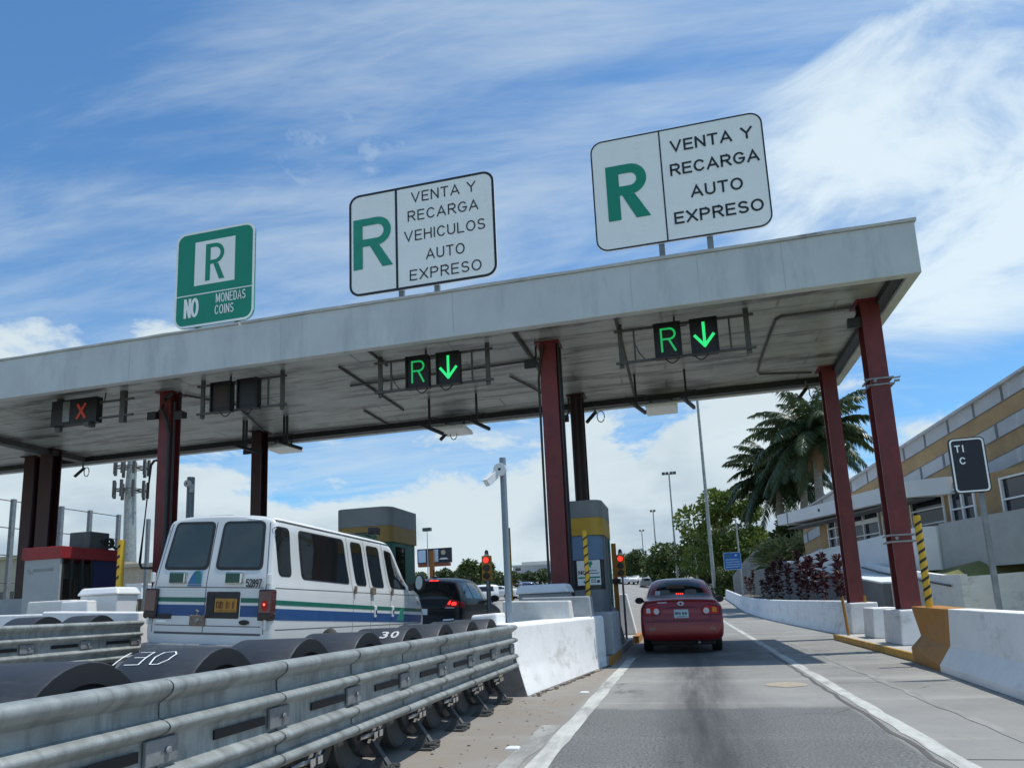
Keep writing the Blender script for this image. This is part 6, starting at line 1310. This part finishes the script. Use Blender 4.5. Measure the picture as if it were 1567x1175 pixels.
# royal palms
def palm(label, x, y, z0, zc, seed, nf=21, L_=3.9):
    rnd = random.Random(seed); t = thing('palm_tree', label, 'palm', (x, y, z0), 0, 'palms before the building'); hz = zc - z0
    mb = MB(); R = []
    for k in range(12):
        f = k / 11; r = .24 - .05 * f + .04 * math.sin(f * 3.1); R.append([(.15 * f * f + r * math.cos(q), r * math.sin(q), f * (hz - 1.3)) for q in [2 * math.pi * j / 12 for j in range(12)]])
    mb.rings(R); mb.build('trunk', 'palm_bark', t, smooth=60)
    mb = MB(); mb.tube([(.15, 0, hz - 1.32), (.15, 0, hz - .7), (.15, 0, hz + .1)], .19, 10, r1=.09); mb.build('crownshaft', 'palm_shaft', t, smooth=60)
    def fronds(n, e0, e1, mt, nm, ll, ln):
        fb = MB()
        for k in range(n):
            az = 2 * math.pi * (k * .382 + rnd.uniform(-.03, .03)); el = e0 + (e1 - e0) * (k + .5) / n + rnd.uniform(-6, 6); el = rad(el); l = ln * rnd.uniform(.85, 1.12)
            p = Vector((.15, 0, hz)); pts = [p.copy()]; d = Vector((math.cos(az) * math.cos(el), math.sin(az) * math.cos(el), math.sin(el))); m = 16
            for i in range(m):
                d = (d + Vector((0, 0, -.065 - .06 * i / m))).normalized(); p = p + d * l / m; pts.append(p.copy())
            fb.tube(pts[::3] + [pts[-1]], .028, 4, r1=.006)
            sd_ = Vector((-math.sin(az), math.cos(az), 0))
            for i in range(2, m + 1):
                f = i / m; lw = ll * (math.sin(math.pi * min(1, f * .86 + .12)) ** .6)
                ax_ = (pts[i] - pts[i - 1]).normalized()
                for sg in (-1, 1):
                    for q in (0, .25, .5, .75):
                        b = pts[i - 1].lerp(pts[i], q); dd = (sd_ * sg * .8 + ax_ * .55 + Vector((0, 0, rnd.uniform(-.8, .0)))).normalized()
                        tip = b + dd * lw * rnd.uniform(.85, 1.1) + Vector((0, 0, -.34 * lw)); mid = b + dd * lw * .5; w_ = ax_ * .048
                        fb.add([b - w_ * .6, b + w_ * .6, mid + w_, tip, mid - w_], [(0, 1, 2, 3, 4)])
        fb.build(nm, mt, t, fix=False)
    fronds(nf, 78, -28, 'palm_leaf', 'crown', .80, L_)
    if seed % 2: fronds(4, -55, -75, 'palm_dead', 'dead_fronds', .45, 2.2)
    return t
palm('tallest palm, its crown crossed by the right rear column', 8.0, 43.0, 2.0, 10.3, 3, 42, 4.4); palm('middle palm with brown hanging fronds under its crown', 8.3, 50.0, 2.2, 10.6, 5, 40, 4.4); palm('lowest leftmost palm beside the large broadleaf tree', 7.1, 53.0, 2.4, 9.9, 8, 40, 4.4); palm('palm whose trunk stands at the tip of the white entrance canopy', 7.3, 55.0, 2.4, 9.3, 10, 28, 4.5)
# low bushy palms behind the grey wall
def shrub(label, x, y, z, s, seed):
    rnd = random.Random(seed); t = thing('shrub', label, 'shrub', (x, y, z), 0, 'shrubs under the palms'); fb = MB()
    for k in range(260):
        az = rnd.uniform(0, 6.28); el = rnd.uniform(.1, 1.4); d = Vector((math.cos(az) * math.cos(el), math.sin(az) * math.cos(el), math.sin(el))); b = Vector((rnd.gauss(0, .2), rnd.gauss(0, .2), rnd.uniform(0, .8))) * s
        leafquad(fb, b + d * .3 * s, d, rnd.uniform(.7, 1.3) * s, .10 * s, 0, .35 * s)
    fb.build('leaves', 'shrub', t, fix=False)
    mb = MB(); mb.tube([(0, 0, -.4), (0, 0, .5 * s)], .08, 6); mb.build('stem', 'bark', t)
for a in (('pale green shrub just right of the tall grey wall', 6.1, 50.5, 2.9, 1.25, 1), ('pale green shrub between the palm trunks', 6.9, 49.0, 3.0, 1.2, 2), ('pale green shrub left of the banded wall end', 7.7, 47.5, 3.2, 1.1, 4)): shrub(*a)
dup(T2, (8.6, 52, 2.2), 'dark green tree filling the gap under the entrance canopy', 2.2, .55)
# red ti plants
def ti(h, seed):
    rnd = random.Random(seed); t = thing('ti_plant', 'dark red upright ti plant in the bed before the grey ramp wall', 'plant', (0, 0, 0), 0, 'red ti plants in the bed'); mb = MB()
    lean = rnd.uniform(-.12, .12); mb.tube([(0, 0, 0), (lean * .4, 0, h * .5), (lean, 0, h)], .018, 5); mb.build('stem', 'bark', t)
    fb = MB(); clumps = [(h * .86, .42, 46)] + ([(h * .5, .32, 22)] if h > 1.4 else []) + ([(h * .22, .3, 18)] if seed % 2 else [])
    for zc, ln, n in clumps:
        for k in range(n):
            az = rnd.uniform(0, 6.28); f = rnd.uniform(-1, 1); b = Vector((lean * zc / h, 0, zc + f * .36)); e = rnd.uniform(.15, 1.15)
            leafquad(fb, b, (math.cos(az) * math.cos(e), math.sin(az) * math.cos(e), math.sin(e)), ln * rnd.uniform(.7, 1.1) * (1 - .35 * abs(f)), .095, 0, .05)
    fb.build('leaves', 'ti_leaf', t, fix=False); return t
tis = [ti(2.1, 1), ti(1.7, 2), ti(1.25, 3), ti(.85, 4)]; used = set(); rnd = random.Random(11)
spots = [(27.6, 1.0), (28.6, 1.8), (29.6, 1.15), (30.6, 2.05), (31.4, 1.2), (32.4, 1.9), (33.4, 1.0), (34.2, 1.7), (35.2, 2.35), (36.2, 1.1), (37.2, 1.9), (38.6, 1.3), (40, 1.8), (41, .8), (42.5, 2.3), (44, 1.0), (46, 2.2), (48, 2.1), (50, 1.2), (52, .8), (54, 1.9), (57, 1.1), (60, 2.0), (63, .9), (66, 1.3), (70, 1.6)]
for k, (yy, hh) in enumerate(spots):
    i = min(range(4), key=lambda q: abs([2.1, 1.7, 1.25, .85][q] - hh)); x = 5.6 + rnd.uniform(-.3, .3); loc = (x, yy, .55 + .016 * (yy - 27)); sc = hh / [2.1, 1.7, 1.25, .85][i]
    if i not in used: tis[i].location = loc; used.add(i); tis[i].scale = (sc,) * 3
    else: dup(tis[i], loc, tis[i]['label'], rnd.uniform(0, 6), sc)
mb = MB(); R = []
for y in (20.9, 30, 40, 50, 60, 75): R.append([(4.2 + .1, y, .0), (6.29, y, .0), (6.29, y, .55 + .016 * (y - 27)), (4.4, y, .5 + .016 * (y - 27))])
mb.rings(R); tag(mb.build('plant_bed', 'earth'), kind='structure')
# ------------------------------------------------------------------ lamp posts, signs and far things
def lamp(label, x, y, z0, z1, r, heads):
    t = thing('lamp_post', label, 'lamp post', (x, y, z0), 0, 'tall lamp posts'); mb = MB(); mb.tube([(x, y, z0), (x, y, z1)], r, 10, r1=r * .55); mb.build('pole', 'galv', t, smooth=50, world=True)
    for dx in heads:
        mb = MB(); mb.bar((x, y, z1 - .1), (x + dx, y, z1 + .05), .10, .10); mb.rings([[(x + dx + a * .28, y + b * .3, z1 + c) for a, b in ((-1, -1), (1, -1), (1, 1), (-1, 1))] for c in (-.1, .15, .35)]); mb.build('lamp_head', 'dull_pipe', t, world=True)
lamp('very tall lamp mast rising past the canopy edge behind the red car', 3.45, 85, 2.2, 30, .24, (-1.4, 1.4)); lamp('lamp mast with a cluster head left of the large broadleaf tree', -.95, 130, 4.5, 23.9, .22, (-1.0, 1.0, -.35, .4)); lamp('slimmer lamp mast above the red car roof, left of the cluster mast', -5.7, 170, 6.5, 22.1, .22, (-.45, .3)); lamp('smallest farthest lamp mast at the left of the far trees', -11.3, 220, 7, 22.4, .22, (-.5, .5)); lamp('thin lamp mast in front of the billboard', -33.6, 90, 3.5, 11.9, .08, (-.3, .3)); lamp('short white lamp stub just above the red car roof', 2.0, 105, 3.5, 7.4, .16, ())
t = thing('info_sign', 'blue road sign with pale rows of text on a grey pole before the trees', 'sign', (4.4, 66.3, .2)); X0, X1, Z0, Z1, y = 3.70, 5.23, 3.54, 5.12, 66.3
mb = MB(); mb.prism(rrect(X0, X1, Z0, Z1, .14), XZ, y, y + .04); mb.build('panel', 'sign_blue', t, world=True)
mb = MB(); ring_prism(mb, rrect(X0, X1, Z0, Z1, .14), rrect(X0 + .04, X1 - .04, Z0 + .04, Z1 - .04, .10), XZ, y - .004, y + .01)
mb.build('border', 'pale_blue', t, world=True)
mb = MB(); rr_ = random.Random(4)
for row, z in enumerate((4.42, 4.2, 3.98, 3.76)):
    u = X0 + .16 + .08 * (row == 2)
    while u < X1 - .20: l = rr_.uniform(.04, .10); mb.box(u, u + l, y - .005, y, z, z + .085); u += l + .028
mb.build('small_text', 'pale_blue', t, world=True)
mb = MB(); mb.prism(circ(X0 + .37, 4.83, .14, 6), XZ, y - .005, y, 0); mb.prism(circ(X0 + 1.1, 4.83, .11, 5), XZ, y - .005, y, 1); mb.build('emblems', ['shrub_plain', 'pale_blue'], t, world=True)
mb = MB(); mb.tube([(5.10, y + .1, .3), (5.10, y + .1, 8.0), (5.0, y + .1, 8.12), (4.8, y + .1, 8.14)], .08, 10); mb.build('pole', 'galv', t, smooth=50, world=True)
# black sign at the right edge
t = thing('black_sign', 'black sign with white border and pale letters at the right frame edge', 'sign', (4.25, 10.7, .1)); y = 10.6; X0, X1, Z0, Z1 = 3.71, 4.16, 2.44, 3.21
mb = MB(); mb.prism(rrect(X0, X1, Z0, Z1, .06), XZ, y, y + .03); mb.build('panel', 'sign_navy', t, world=True)
mb = MB(); ring_prism(mb, rrect(X0 + .015, X1 - .015, Z0 + .015, Z1 - .015, .05), rrect(X0 + .035, X1 - .035, Z0 + .035, Z1 - .035, .04), XZ, y - .004, y + .01); mb.build('border', 'sign_white', t, world=True)
mb = MB(); stroke_text(mb, 'T', X0 + .07, X0 + .14, Z1 - .20, Z1 - .10, lambda u, v: Vector((u, y - .005, v)), .017); stroke_text(mb, 'I', X0 + .165, X0 + .185, Z1 - .20, Z1 - .10, lambda u, v: Vector((u, y - .005, v)), .017)
mb.build('lettering', 'sign_white', t, world=True, fix=False); mb = MB(); stroke_text(mb, 'C', X0 + .11, X0 + .185, Z1 - .37, Z1 - .27, lambda u, v: Vector((u, y - .006, v)), .017); mb.build('lettering', 'sign_white', t, world=True, fix=False)
mb = MB(); mb.box(X0 + .30, X0 + .36, y + .032, y + .09, .1, Z1 - .05); mb.build('post', 'grey_steel', t, world=True)
# left side
t = thing('high_fence', 'tall wire fence of grey posts behind the red booth', 'fence', (-31, 31, .6)); FY = [22, 24.3, 26.6, 29.3, 31.1, 33.1, 35.4, 38]
for yy in FY: mb = MB(); mb.box(-31.09, -30.91, yy - .09, yy + .09, .5, 7.3); mb.build('post', 'grey_steel', t, world=True)
for z in (7.2, 5.9, 4.6, 3.3): mb = MB(); mb.tube([(-31, 21, z), (-31, 33.1, z)], .025, 5); mb.build('rail_wire', 'dull_pipe', t, world=True)
t = thing('cell_tower', 'grey monopole cell tower with two antenna rings behind the red booth', 'tower', (-72.5, 80, 2)); mb = MB(); mb.tube([(-72.5, 80, 1.5), (-73.2, 80, 19), (-73.2, 80, 24.5)], .95, 14, r1=.5); mb.build('mast', 'galv', t, smooth=50, world=True)
for z in (19.2, 22.4):
    mb = MB(); n = 9
    for k in range(n):
        a = 2 * math.pi * k / n; p = Vector((-73.2 + 2.1 * math.cos(a), 80 + 2.1 * math.sin(a), z)); mb.bar((-73.2, 80, z), p, .12, .12); mb.box(p.x - .18, p.x + .18, p.y - .12, p.y + .12, z - 1.1, z + 1.2)
        q = Vector((-73.2 + 2.1 * math.cos(a + .7), 80 + 2.1 * math.sin(a + .7), z)); mb.bar(p, q, .1, .1)
    mb.build('antenna_ring', 'dull_pipe', t, world=True)
mb = MB(); mb.tube([(-73.2, 80, 24), (-73.2, 80, 27)], .12, 6); mb.build('mast_tip', 'galv', t, world=True)
def bldg(name, label, x0, x1, y0, y1, z0, z1, mt, wins=(), roof=None, par=0):
    t = thing(name, label, 'building', ((x0 + x1) / 2, y0, z0)); mb = MB(); mb.box(x0, x1, y0, y1, z0, z1); mb.build('wall', mt, t, world=True)
    mb = MB(); mb.box(x0 - .3, x1 + .3, y0 - .3, y1 + .3, z1, z1 + .35); mb.build('roof', roof or mt, t, world=True)
    for a, b, c, d in wins: mb = MB(); mb.box(a, b, y0 - .06, y0, c, d); mb.build('window', 'glass_bld', t, world=True)
    return t
bldg('warehouse', 'cream building at the far left frame edge behind the red columns', -90, -67.6, 60, 75, 1, 8.4, 'bld_beige', [(-78, -69, 2, 5.0)], 'tan')
bldg('warehouse', 'low tan building at the foot of the cell tower', -58, -44, 62, 74, 1.5, 6.9, 'tan', [(-51.9, -51.2, 5.0, 5.8)])
t = thing('container', 'brown site container between the yellow striped post and the van', 'container', (-37, 40, 1)); mb = MB(); mb.box(-38.0, -35.3, 40, 42.5, .6, 2.75); mb.build('shell', 'earth', t, world=True); mb = MB(); mb.box(-35.3, -33.8, 40.3, 42.5, .6, 2.7)
for k in range(6): mb.box(-36.2 + .12 * k, -36.14 + .12 * k, 39.95, 40, .8, 2.6)
mb.build('end_panel', 'tan', t, world=True)
t = thing('site_hut', 'small white site cabinet beside the cell tower foot', 'cabinet', (-49, 55, 2)); mb = MB(); mb.box(-50.2, -48.6, 55, 56.4, 1.5, 4.6); mb.build('case', 'white_paint', t, world=True); mb = MB(); mb.box(-50.3, -48.5, 54.9, 56.5, 4.6, 4.75); mb.build('lid', 'white_paint', t, world=True)
t = bldg('warehouse', 'large white warehouse beyond the trees left of the middle red column', -36.2, -28.0, 150, 175, 4, 9.6, 'bld_far', [(-35.6, -34.4, 8.7, 9.3)])
mb = MB(); mb.hexa([(-34.2, 149.7, 4), (-27.6, 149.7, 4), (-27.6, 149.95, 4), (-34.2, 149.95, 4), (-34.2, 149.7, 8.7), (-27.6, 149.7, 9.5), (-27.6, 149.95, 9.5), (-34.2, 149.95, 8.7)]); mb.build('grey_front', 'bld_grey', t, world=True)
mb = MB(); mb.box(-34.4, -27.4, 151, 170, 9.96, 10.6); mb.build('upper_storey', 'bld_far', t, world=True)
bldg('warehouse', 'pale flat building far left behind the red traffic light', -48, -34, 160, 180, 4, 7.3, 'bld_far')
t = bldg('office_block', 'pale far office block at the end of the road', -15.4, -10.2, 205, 220, 6, 10.4, 'bld_far', [(-14.6, -10.8, 9.3, 9.9), (-14.6, -10.8, 8.2, 8.8), (-14.6, -10.8, 7.2, 7.7)])
t = thing('billboard', 'wide billboard on a brown post beyond the black SUV', 'billboard', (-40.2, 110, 3)); y = 110
mb = MB(); mb.box(-42.9, -36.9, y, y + .4, 8.75, 11.2); mb.build('panel', 'sign_navy', t, world=True)
mb = MB(); mb.box(-42.7, -41.4, y - .05, y, 8.95, 11.0); mb.box(-40.0, -39.2, y - .05, y, 8.95, 11.0); mb.build('pale_picture', 'pale_blue', t, world=True)
mb = MB(); mb.prism(circ(-38.3, 10.45, .42, 10), XZ, y - .05, y); mb.build('warm_picture', 'tan', t, world=True); mb = MB(); mb.hexa([(-39.1, y - .05, 9.3), (-37.4, y - .05, 9.3), (-37.4, y, 9.3), (-39.1, y, 9.3), (-38.7, y - .05, 9.55), (-37.8, y - .05, 9.55), (-37.8, y, 9.55), (-38.7, y, 9.55)]); mb.build('white_picture', 'bld_white', t, world=True)
mb = MB(); mb.box(-42.7, -37.2, y - .3, y + .5, 8.2, 8.7); mb.build('catwalk', 'brick_red', t, world=True)
mb = MB(); mb.box(-40.6, -39.85, y - .6, y - .06, 2, 10.8); mb.build('post', 'ochre_dark', t, world=True)
